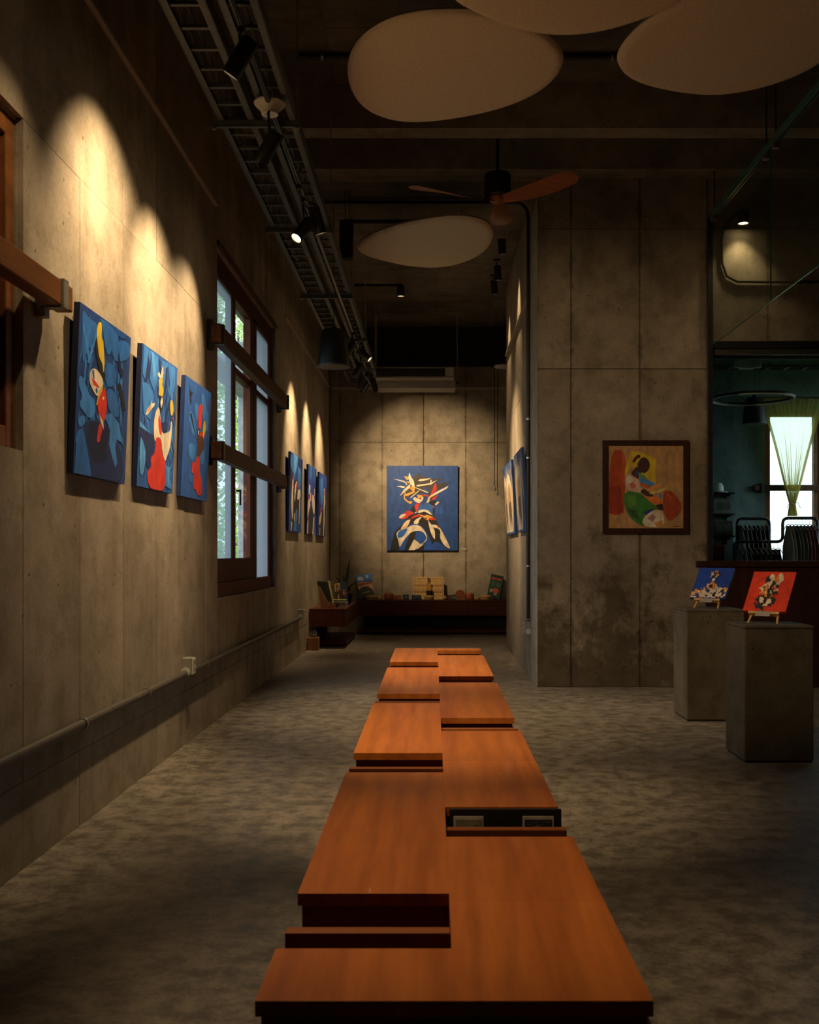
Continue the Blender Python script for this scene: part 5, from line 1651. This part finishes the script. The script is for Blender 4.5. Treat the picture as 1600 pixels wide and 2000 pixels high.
tag(MB().lathe([(0, 0), (.02, .004), (.036, .03), (.03, .055), (.012, .066), (.012, .078), (0, .08)], (x, 18.28, TZc), 16).build('small_pot', 'bamboo', None, True), 'tiny round straw pot right of the wicker case', 'pot')

# wicker suitcase
bx_0, bx_1 = at(808, 18.42), at(866, 18.42)
bh = .40
t = thing('wicker_case', 'straw wicker case standing upright behind the bottle', 'basket', ((bx_0 + bx_1) / 2, 18.45, TZc))
rotb = Matrix.Rotation(math.radians(-9), 3, 'X')
pvb = (0, 18.40, TZc)
m = MB().box(bx_0 + .01, bx_1 - .01, 18.41, 18.50, TZc + .01, TZc + bh - .01, .02, rotb, pvb)
m.build('core', 'wicker_d', t)
nsl = 13
for k in range(nsl):
    z0 = TZc + .012 + (bh - .024) * k / nsl
    piece_m = MB().box(bx_0 + .012, bx_1 - .012, 18.398 + (k % 2) * .004, 18.412, z0, z0 + (bh - .024) / nsl - .004, .004, rotb, pvb)
    piece_m.build('woven_strip', 'wicker_d' if k in (4, 8) else 'wicker', t)
for k in range(12):
    xx = bx_0 + .02 + (bx_1 - bx_0 - .04) * k / 11
    MB().box(xx - .004, xx + .004, 18.392, 18.402, TZc + .015, TZc + bh - .015, .002, rotb, pvb).build('upright_cane', 'wicker', t)
rim = [(bx_0, 18.40, TZc + .012), (bx_0, 18.40, TZc + bh), (bx_1, 18.40, TZc + bh), (bx_1, 18.40, TZc + .012), (bx_0, 18.40, TZc + .012)]
rm = MB()
for p, q in zip(rim[:-1], rim[1:]):
    p, q = Vector(p), Vector(q)
    nb = int((q - p).length / .022)
    for k in range(nb):
        c = p + (q - p) * ((k + .5) / nb)
        w = rotb @ (c - Vector(pvb)) + Vector(pvb)
        rm.box(w.x - .012, w.x + .012, w.y - .012, w.y + .008, w.z - .012, w.z + .012, .005)
rm.build('braided_rim', 'wicker', t)
MB().box((bx_0 + bx_1) / 2 - .015, (bx_0 + bx_1) / 2 + .015, 18.385, 18.40, TZc + bh - .12, TZc + bh, .004, rotb, pvb).build('clasp', 'darkbrown', t)

x = at(839, 18.34)
t = thing('bottle', 'amber glass bottle with dark label before the wicker case', 'bottle', (x, 18.34, TZc))
MB().lathe([(0, 0), (.05, 0), (.054, .012), (.054, .19), (.045, .225), (.024, .26), (.019, .30), (.019, .345), (.023, .345), (.023, .36), (0, .36)], (x, 18.34, TZc), 24).build('glass_body', 'amber', t, True)
MB().lathe([(.0205, 0), (.0205, .05), (0, .052)], (x, 18.34, TZc + .325), 16).build('cap', 'black', t, True)
lb = MB().lathe([(.0548, 0), (.0548, .11)], (x, 18.34, TZc + .055), 24).build('label', 'black_matte', t, True)
mk = MB()
for k, (u, zz) in enumerate(((-.02, .14), (0, .145), (.02, .14), (-.018, .10), (.006, .10), (.022, .105), (-.01, .075), (.015, .075))):
    mk.lathe([(0, 0), (.008, 0)], (x + u, 18.34 - .0556 + abs(u) * .15, TZc + zz), 8, (0, -1, 0))
tag(mk.build('label_print', paint((.35, .25, .10)), lb), kind='stuff')


def leaning_book(px0, px1, d, h, yaw, lean, cover, label, polys, thick=.03, roll=0, base=TZc):
    x0, x1 = at(px0, d), at(px1, d)
    w = x1 - x0
    c = Vector(((x0 + x1) / 2, d, base))
    t = thing('picture_book', label, 'book', c, 'books set out on the far cabinets')
    R = Matrix.Rotation(yaw, 3, 'Z') @ Matrix.Rotation(roll, 3, 'Y') @ Matrix.Rotation(-lean, 3, 'X')
    lift = abs(math.sin(roll)) * w / 2
    def X(p):
        return c + Vector((0, 0, lift)) + R @ Vector(p)
    def bx(x0, x1, y0, y1, z0, z1):
        m = MB().box(x0, x1, y0, y1, z0, z1)
        m.v = [X(v) for v in m.v]
        return m
    bx(-w / 2, w / 2, 0, .003, 0, h).build('front_cover', paint(cover), t)
    bx(-w / 2 + .004, w / 2 - .004, .003, thick - .003, .004, h - .004).build('pages', 'white', t)
    bx(-w / 2, w / 2, thick - .003, thick, 0, h).build('back_cover', paint(cover), t)
    art = MB(); mats = []
    for k, (col, pts) in enumerate(polys):
        mt = paint(col)
        if mt not in mats: mats.append(mt)
        art.cur = mats.index(mt)
        art.poly([X(((u - .5) * w, -.0003 - k * .00012, (1 - v) * h)) for u, v in pts])
    art.build('cover_picture', mats, t)
    return t


sky_book = [((.12, .26, .50), [(0, 0), (1, 0), (1, .36), (0, .36)]), ((.55, .60, .66), S([(.05, .12), (.3, .05), (.5, .15), (.45, .25), (.1, .22)], 1)), ((.55, .60, .66), S([(.6, .05), (.75, .03), (.8, .15), (.65, .16)], 1)),
            ((.08, .12, .20), [(.5, .26), (.56, .12), (.62, .26), (.8, .2), (.95, .3), (.95, .36), (.5, .36)]), ((.45, .24, .05), [(0, .28), (.4, .30), (.9, .36), (.95, .42), (0, .42)]), ((.42, .07, .03), [(.2, .36), (.9, .38), (.9, .44), (.25, .42)]),
            ((.60, .38, .22), [(0, .44), (1, .42), (1, .78), (.85, .6), (.5, .5), (.1, .62)]), ((.08, .05, .02), S([(.02, .66), (.2, .54), (.5, .48), (.8, .56), (.98, .84), (.9, .86), (.72, .62), (.5, .55), (.25, .6), (.1, .78)], 1)),
            ((.05, .09, .05), [(.1, .72), (.8, .74), (.9, .92), (.1, .95)]), ((.40, .28, .12), [(.25, .72), (.75, .71), (.8, .76), (.25, .78)]), ((.02, .05, .05), [(0, .88), (1, .88), (1, 1), (0, 1)])]
leaning_book(701, 732, 18.40, .45, 0, math.radians(16), (.03, .06, .09), 'picture book with a landscape cover leaning on the end wall', sky_book, .035, math.radians(-9))
grn_book = [((.015, .045, .03), [(0, .1), (1, .1), (1, .95), (0, .95)]), ((.55, .04, .02), [(.12, .14), (.9, .14), (.9, .20), (.12, .20)]), ((.03, .10, .05), S([(.1, .3), (.4, .28), (.5, .45), (.2, .5)], 1)), ((.05, .12, .08), S([(.5, .3), (.9, .35), (.8, .5), (.55, .48)], 1)),
            ((.55, .10, .05), S([(.3, .62), (.55, .55), (.8, .6), (.85, .72), (.6, .78), (.35, .74)], 1)), ((.42, .40, .34), S([(.1, .66), (.3, .6), (.34, .72), (.16, .78)], 1)), ((.35, .30, .30), S([(.45, .78), (.75, .76), (.7, .86), (.5, .86)], 1))]
leaning_book(951, 976, 18.40, .44, 0, math.radians(16), (.012, .02, .015), 'dark green book with red title leaning on the end wall at the right', grn_book, .035, math.radians(12))

# file holder with books on the corner cabinet
T2 = .609
hx, hy = -1.69, 15.62
fh = thing('file_holder', 'tan card magazine holder at the front of the corner cabinet', 'magazine holder', (hx, hy, T2))
M['kraft'] = simple('tan_cardboard', (.36, .20, .12), .7, 0, .12)
RH = Matrix.Rotation(math.radians(-20), 3, 'Z')
def HX(p):
    return Vector((hx, hy, T2)) + RH @ Vector(p)
def hprism(name, outline, y0, y1, mat, par):
    m = MB()
    n = len(outline)
    vs = [HX((x, y, z)) for y in (y0, y1) for x, z in outline]
    fs = [tuple(range(n)), tuple(range(2 * n - 1, n - 1, -1))] + [(k, n + k, n + (k + 1) % n, (k + 1) % n) for k in range(n)]
    m._add(vs, fs)
    return m.build(name, mat, par)


side = [(-.02, 0), (.215, 0), (.26, .07), (.17, .16), (-.06, .31), (-.07, .31)]
side = [(-.02, 0), (.20, 0), (.245, .06), (.10, .10), (-.05, .34), (-.075, .34)]
hprism('side_panel', side, -.004, 0, 'kraft', fh)
hprism('side_panel', side, .105, .109, 'black', fh)
hprism('back_panel', [(-.02, 0), (-.016, 0), (-.071, .34), (-.075, .34)], 0, .105, 'black', fh)
hprism('floor_panel', [(-.016, 0), (.20, 0), (.20, .005), (-.016, .005)], 0, .105, 'kraft', fh)
for k, (col, lab, hh) in enumerate((((.030, .045, .022), 'dark green book in the magazine holder', .405), ((.42, .38, .30), 'cream book in the magazine holder', .415), ((.40, .30, .04), 'yellow book in the magazine holder', .41))):
    t = thing('paperback', lab, 'book', HX((.05, .02 + k * .028, .006)), 'books in the magazine holder')
    sh = -.22 * hh
    o_ = [(-.008, .006), (.17, .006), (.17 + sh, hh), (-.008 + sh, hh)]
    hprism('cover', o_, .010 + k * .030, .012 + k * .030, paint(col), t)
    hprism('pages', [(a + (.004 if i in (0, 3) else -.004), b - (.004 if i > 1 else 0)) for i, (a, b) in enumerate(o_)], .012 + k * .030, .030 + k * .030, 'white', t)
    hprism('cover', o_, .030 + k * .030, .032 + k * .030, paint(col), t)
    hprism('spine', [(.17, .006), (.172, .006), (.172 + sh, hh), (.17 + sh, hh)], .010 + k * .030, .032 + k * .030, paint(col), t)

art3 = [((.03, .06, .07), [(0, 0), (1, 0), (1, .4), (0, .4)]), ((.30, .08, .03), S([(.2, .4), (.5, .3), (.8, .42), (.7, .65), (.3, .6)], 1)), ((.40, .26, .14), S([(.3, .45), (.45, .4), (.5, .52), (.35, .55)], 1)), ((.40, .30, .2), S([(.6, .42), (.75, .45), (.7, .58), (.58, .52)], 1)), ((.015, .02, .02), [(0, .72), (1, .68), (1, 1), (0, 1)])]
art4 = [((.42, .28, .06), [(.05, .05), (.95, .05), (.95, .35), (.05, .4)]), ((.06, .02, .015), S([(.3, .1), (.7, .12), (.8, .5), (.5, .6), (.3, .4)], 1)), ((.42, .18, .10), S([(.4, .2), (.6, .2), (.65, .4), (.45, .42)], 1)), ((.45, .20, .12), S([(.4, .55), (.7, .5), (.7, .85), (.45, .8)], 1))]
leaning_book(656, 668, 16.35, .38, math.radians(-6), math.radians(14), (.02, .02, .02), 'magazine with a yellow-backed portrait behind the holder', art4, .012, math.radians(-8), T2)
leaning_book(667, 681, 16.55, .38, math.radians(4), math.radians(14), (.02, .03, .03), 'dark magazine with a crowd on its cover behind the holder', art3, .012, math.radians(-4), T2)
zz = T2
for k, (col, lab, th, dx) in enumerate((((.50, .47, .44), 'white book at the bottom of the flat stack', .045, 0), ((.10, .22, .42), 'blue and white book in the middle of the flat stack', .03, .006), ((.24, .30, .04), 'green book on top of the flat stack', .045, -.012))):
    x0, x1, y0, y1 = -1.56 + dx, -1.33 + dx, 15.75 + dx, 16.02 + dx
    t = thing('flat_book', lab + ' on the corner cabinet', 'book', (-1.45, 15.88, zz), 'stack of flat books')
    MB().box(x0, x1, y0, y1, zz, zz + .003).build('cover', paint(col), t)
    MB().box(x0 + .004, x1 - .004, y0 + .004, y1 - .003, zz + .003, zz + th - .003).build('pages', 'white', t)
    MB().box(x0, x1, y0, y1, zz + th - .003, zz + th).box(x0, x0 + .003, y0, y1, zz, zz + th).build('cover', paint(col), t)
    zz += th

# potted plant
px0, py0 = -1.46, 16.95
t = thing('potted_plant', 'dark pot with long blade leaves on the corner cabinet', 'plant', (px0, py0, T2))
MB().lathe([(0, 0), (.09, 0), (.10, .02), (.13, .15), (.14, .17), (.125, .17), (.11, .15), (0, .15)], (px0, py0, T2), 24).build('pot', 'black_matte', t, True)
def leaf(pts, w, name='leaf'):
    m = MB()
    pts = [Vector(p) for p in pts]
    cur = []
    n = 10
    for k in range(n + 1):
        s = k / n
        a, b, c = pts
        q = a * (1 - s) ** 2 + b * 2 * s * (1 - s) + c * s * s
        ww = w * math.sin(math.pi * min(.98, s * .8 + .18)) 
        cur.append((q, ww))
    vs = []
    for q, ww in cur:
        vs += [q + Vector((-ww, 0, 0)), q + Vector((0, .006, 0)), q + Vector((ww, 0, 0))]
    fs = []
    for k in range(n):
        for j in range(2):
            p = k * 3 + j
            fs.append((p, p + 1, p + 4, p + 3))
    m._add(vs, fs)
    m.build(name, 'leafdk', t, True)
b = Vector((px0, py0, T2 + .15))
tip = P(684, 1092, py0)
leaf([b, b + Vector((.04, 0, .35)), tip], .026)
leaf([b, b + Vector((.1, -.1, .2)), b + Vector((.24, -.15, .22))], .018)
leaf([b, b + Vector((.1, -.05, .15)), b + Vector((.20, -.1, .05))], .018)
leaf([b, b + Vector((-.1, .05, .25)), b + Vector((-.17, .05, .30))], .02)
leaf([b, b + Vector((-.02, .05, .25)), b + Vector((-.03, .05, .32))], .02)
leaf([b, b + Vector((.06, -.12, .1)), b + Vector((.12, -.25, .12))], .02)

# block and jar on the floor
tag(MB().box(WL + .008, -1.705, 15.22, 15.40, 0, .19, .006).build('wood_block', 'block'), 'small brown wood block on the floor by the corner cabinet', 'block')
jx, jy = -1.785, 15.31
t = thing('jar', 'dark glass jar with pale pattern on the wood block', 'jar', (jx, jy, .191))
MB().lathe([(0, 0), (.05, 0), (.056, .01), (.056, .075), (.045, .1), (.036, .11), (.036, .125), (.043, .13), (.043, .145), (0, .148)], (jx, jy, .191), 22).build('jar_body', 'black_gloss', t, True)
m = MB()
for k in range(9):
    a = -math.pi / 2 + (k - 4) * .26
    m.box(jx + .0565 * math.cos(a) - .004, jx + .0565 * math.cos(a) + .004, jy + .0565 * math.sin(a) - .001, jy + .0565 * math.sin(a) + .001, .2 + .01 * (k % 2), .255 + .012 * ((k * 2) % 3))
tag(m.build('pattern', paint((.40, .38, .34)), t), kind='stuff')

# ================================================================== shop interior
# ring lamp
rc = P(1470, 780, 12.6)
t = thing('ring_lamp', 'thin black ring lamp hanging in the shop', 'lamp', (rc.x, rc.y, rc.z))
rr = .49
pts = [(rc.x + rr * math.cos(2 * math.pi * k / 48), rc.y + rr * math.sin(2 * math.pi * k / 48), rc.z) for k in range(49)]
MB().tube([Vector(p) + Vector((0, 0, .018)) for p in pts], .018, 8).build('ring', 'black', t, True)
MB().tube([Vector(p) + Vector((0, 0, -.001)) for p in pts], .012, 6).build('diffuser', 'white', t, True)
for k in range(3):
    a = 2.1 * k + .4
    MB().tube([(rc.x + rr * math.cos(a), rc.y + rr * math.sin(a), rc.z + .03), (rc.x, rc.y, 4.39)], .002, 5).build('hanging_wire', 'black', t)
# emergency light and pipe
q = P(1461, 712, 13.0)
t = thing('emergency_light', 'white twin emergency light under the shop ceiling', 'lamp', (q.x, q.y, q.z - .05))
MB().box(q.x - .10, q.x + .09, q.y, q.y + .09, q.z - .05, q.z + .06, .008).build('battery_box', 'white', t)
for s in (-1, 1):
    MB().box(q.x + s * .13 - .04, q.x + s * .13 + .04, q.y - .03, q.y + .05, q.z - .04, q.z + .045, .012).build('lamp_head', 'white', t)
MB().tube([(q.x, q.y + .05, q.z + .05), (q.x, q.y + .05, 4.41)], .008, 6).build('rod', 'black', t)
zp = P(0, 696, 13.3).z
pipe('grey pipe across the shop under its ceiling', [(RE + .025, 13.3, zp), (6.95, 13.3, zp)], .05, 'pipe')
zz2 = P(0, 720, 13.2).z
t = thing('cable_tray', 'thin grey tray across the shop below the pipe', 'cable tray', (4.9, 13.2, zz2))
MB().box(RE + .025, 6.95, 13.10, 13.106, zz2, zz2 + .04).build('side_rail', 'galv', t)
MB().box(RE + .025, 6.95, 13.294, 13.3, zz2, zz2 + .04).build('side_rail', 'galv', t)
for k in range(16):
    piece('rung', 'galv', t, 3.1 + k * .24, 3.13 + k * .24, 13.106, 13.294, zz2, zz2 + .015)

# curtain, tied in the middle
cx_, cy_ = (1548 - VX) * 15.25 / FPX, 15.25
zt3, ztie, zend = P(0, 778, cy_).z, P(0, 985, cy_).z, P(0, 1008, cy_).z
cu = thing('curtain', 'sheer yellow-green curtain tied in the middle before the shop window', 'curtain', (cx_, cy_, zend))
def curt(u, v):
    z = zt3 + (zend - zt3) * v
    vt = (zt3 - ztie) / (zt3 - zend)
    if v < vt:
        s = v / vt
        hw = .47 * (1 - s) ** 1.0 * (1 - .1 * math.sin(s * math.pi)) + .035
    else:
        s = (v - vt) / (1 - vt)
        hw = .035 + .03 * s
    ph = (u - .5)
    x = cx_ + ph * 2 * hw
    amp = .012 + .03 * min(1, v * 1.1)
    y = cy_ + amp * math.sin(u * 2 * math.pi * 13 + 1.3 * math.sin(u * 17)) + .01 * math.sin(u * 40)
    return Vector((x, y, z))
MB().grid(curt, 156, 40).build('drape', 'curtain', cu, True)
for u0, u1 in ((0.0, .05), (.95, 1.0)):
    MB().grid(lambda u, v: curt(u0 + (u1 - u0) * u, v) + Vector((0, -.012, 0)), 6, 40).build('hem', 'curtain', cu, True)
    MB().grid(lambda u, v: curt(u0 + (u1 - u0) * u, v) + Vector((0, -.022, 0)), 6, 40).build('hem', 'curtain', cu, True)
MB().tube([(cx_ - .56, cy_, zt3 + .012), (cx_ + .6, cy_, zt3 + .012)], .012, 8).build('curtain_rod', 'bar_d', cu)
for xx in (cx_ - .54, cx_ + .56):
    MB().box(xx - .012, xx + .012, cy_ - .014, SB - .0005, zt3 - .004, zt3 + .028, .003).build('rod_bracket', 'black', cu)
MB().lathe([(.045, -.015), (.05, 0), (.045, .015)], (cx_, cy_, ztie), 14).build('tie_band', 'bamboo', cu)
for s in (-1, 1):
    MB().tube([(cx_, cy_ - .05, ztie), (cx_ + s * .06, cy_ - .06, ztie + .03), (cx_ + s * .1, cy_ - .06, ztie - .06)], .006, 6).build('tie_ribbon', 'bamboo', cu)

# clothes rails and clothes
RD_ = 13.4
def rp(px, py, d=RD_):
    return P(px, py, d)
def rack(label, pts, d, feet):
    pp = [P(a, b, d) for a, b in pts]
    out = [pp[0]]
    for i in range(1, len(pp) - 1):
        a, b, c = pp[i - 1], pp[i], pp[i + 1]
        r = .075
        p0 = b + (a - b).normalized() * r
        p1 = b + (c - b).normalized() * r
        for k in range(6):
            s = k / 5
            out.append(p0 * (1 - s) ** 2 + b * 2 * s * (1 - s) + p1 * s * s)
    out.append(pp[-1])
    t = thing('clothes_rack', label, 'clothes rack', (pp[0].x, d, 0), 'black clothes racks in the shop')
    MB().tube(out, .021, 10).build('rail', 'black', t, True)
    for px in feet:
        x = at(px, d)
        MB().box(x - .025, x + .025, d - .25, d + .25, 0, .03, .005).build('foot', 'black', t)
        MB().tube([(x, d, .02), (x, d, 1.2)], .021, 10).build('upright', 'black', t, True)
    return t


rack('black tube clothes rack on the left behind the sill', [(1440, 1130), (1440, 1013), (1503, 1013), (1503, 1130)], 13.9, (1440, 1503))
rack('stepped black clothes rack before the shop window', [(1434, 1130), (1434, 1058), (1529, 1058), (1529, 1012), (1597, 1012), (1597, 1130)], 13.3, (1434, 1529, 1597))
cols = [(.10, .10, .085), (.16, .155, .13), (.05, .055, .05), (.20, .19, .16), (.12, .03, .03), (.03, .032, .035), (.14, .13, .11)]


def garment(x, d, ztop, length, w, col, label, seed):
    rg = random.Random(seed)
    t = thing('hanging_garment', label, 'clothes', (x, d, ztop - length), 'clothes hanging on the shop racks')
    hk = [Vector((x, d, ztop + .02)) + Vector((0, .022 * math.cos(a), .022 * math.sin(a))) for a in [-.6 + k * .55 for k in range(8)]]
    hg = MB().tube(hk[::-1] + [Vector((x, d, ztop - .05))], .003, 5)
    hg.tube([(x, d - w, ztop - .13), (x, d - w * .3, ztop - .06), (x, d, ztop - .05), (x, d + w * .3, ztop - .06), (x, d + w, ztop - .13)], .006, 6)
    hg.build('hanger', 'steel', t)
    th = .026
    def f(u, v):
        a = u * 2 * math.pi
        s = min(1, v * 5)
        ww = w * (.35 + .65 * s) * (1 + .12 * v)
        tt = th * (.5 + .5 * s) * (1 + .5 * v)
        zz = ztop - .07 - .09 * s * abs(math.cos(a)) - (length - .16) * v
        k = 1 + .14 * math.sin(a * 5 + seed) * v
        return Vector((x + tt * math.sin(a) * k, d + ww * math.cos(a), zz))
    MB().grid(f, 28, 14).build('cloth', paint(col), t, True)
    return t


ORD = ['first', 'second', 'third', 'fourth', 'fifth', 'sixth', 'seventh', 'eighth', 'ninth']
rg = random.Random(8)
for k in range(8):
    x = at(1540 + k * 7, 13.3)
    garment(x, 13.3, P(0, 1012, 13.3).z - .03, rg.uniform(1.0, 1.25), .2, cols[(k * 2 + 1) % 7] if k < 6 else (.12, .02, .025), '%s garment from the left on the high step of the rack' % ORD[k], k)
for k in range(9):
    x = at(1444 + k * 9.5, 13.3)
    garment(x, 13.3, P(0, 1058, 13.3).z - .03, rg.uniform(.85, 1.0), .2, cols[(k * 3) % 7] if k < 4 else (.02, .02, .022), '%s garment from the left on the low step of the rack' % ORD[k], 20 + k)
for k in range(7):
    x = at(1447 + k * 8.3, 13.9)
    garment(x, 13.9, P(0, 1013, 13.9).z - .03, rg.uniform(.95, 1.1), .2, cols[(k * 5 + 3) % 7], '%s garment from the left on the plain left rack' % ORD[k], 40 + k)

# shelves with goods on the partition at the left of the shop
sx0, sx1 = 3.62, 4.12
yb = PD - .002
for k, (py, lab) in enumerate(((962, 'upper'), (1003, 'middle'), (1046, 'lower'))):
    z = P(0, py, 14.0).z
    t = thing('wall_shelf', lab + ' black shelf on the partition of the shop', 'shelf', (3.87, 14.08, z - .025), 'wall shelves in the shop')
    MB().box(sx0, sx1, yb - .24, yb, z - .022, z, .003).build('board', 'black', t)
    for xx in (sx0 + .05, sx1 - .07):
        MB().box(xx, xx + .02, yb - .2, yb, z - .05, z - .022, .002).box(xx, xx + .02, yb - .02, yb, z - .12, z - .022, .002).build('bracket', 'black', t)
z = P(0, 962, 14.0).z
hxc = 3.90
t = thing('straw_hat', 'pale hat on the upper shelf of the shop', 'hat', (hxc, 14.05, z))
MB().lathe([(.0, .002), (.14, .002), (.145, .012), (.09, .02), (.085, .09), (.06, .13), (0, .135)], (hxc, 14.06, z + .0005), 24).build('crown_and_brim', paint((.55, .55, .50)), t, True)
MB().lathe([(.0895, .02), (.0875, .045)], (hxc, 14.06, z + .001), 24).build('band', 'black', t, True)


def goods(x0, x1, h, z, body, prt, label):
    t = thing('goods_box', label, 'box', ((x0 + x1) / 2, yb - .12, z), 'boxes on the shop shelves')
    MB().box(x0, x1, yb - .2, yb - .04, z + .001, z + h, .004).build('carton', paint(body), t)
    MB().box(x0 + .03, x1 - .03, yb - .2015, yb - .199, z + h * .25, z + h * .75).build('print', paint(prt), t)


z = P(0, 1003, 14.0).z
goods(3.84, 4.09, .2, z, (.20, .20, .16), (.10, .10, .08), 'grey printed box on the middle shelf of the shop')
z = P(0, 1046, 14.0).z
goods(3.86, 4.10, .2, z, (.12, .10, .08), (.20, .17, .12), 'brown printed box on the lower shelf of the shop')
z = P(0, 1098, 14.0).z
t = thing('shop_bag', 'dark red bag hanging under the lowest shelf of the shop', 'bag', (3.95, 14.1, z))
MB().box(3.86, 4.03, yb - .1, yb - .03, z, z + .24, .02).build('pouch', paint((.16, .03, .025)), t)
MB().tube([(3.89, yb - .065, z + .23), (3.90, yb - .065, z + .30), (3.945, yb - .065, z + .325), (3.99, yb - .065, z + .30), (4.0, yb - .065, z + .23)], .006, 6).build('strap', 'black', t)
MB().lathe([(0, 0), (.018, 0)], (3.945, yb - .1015, z + .13), 12, (0, -1, 0)).build('badge', paint((.5, .5, .45)), t)
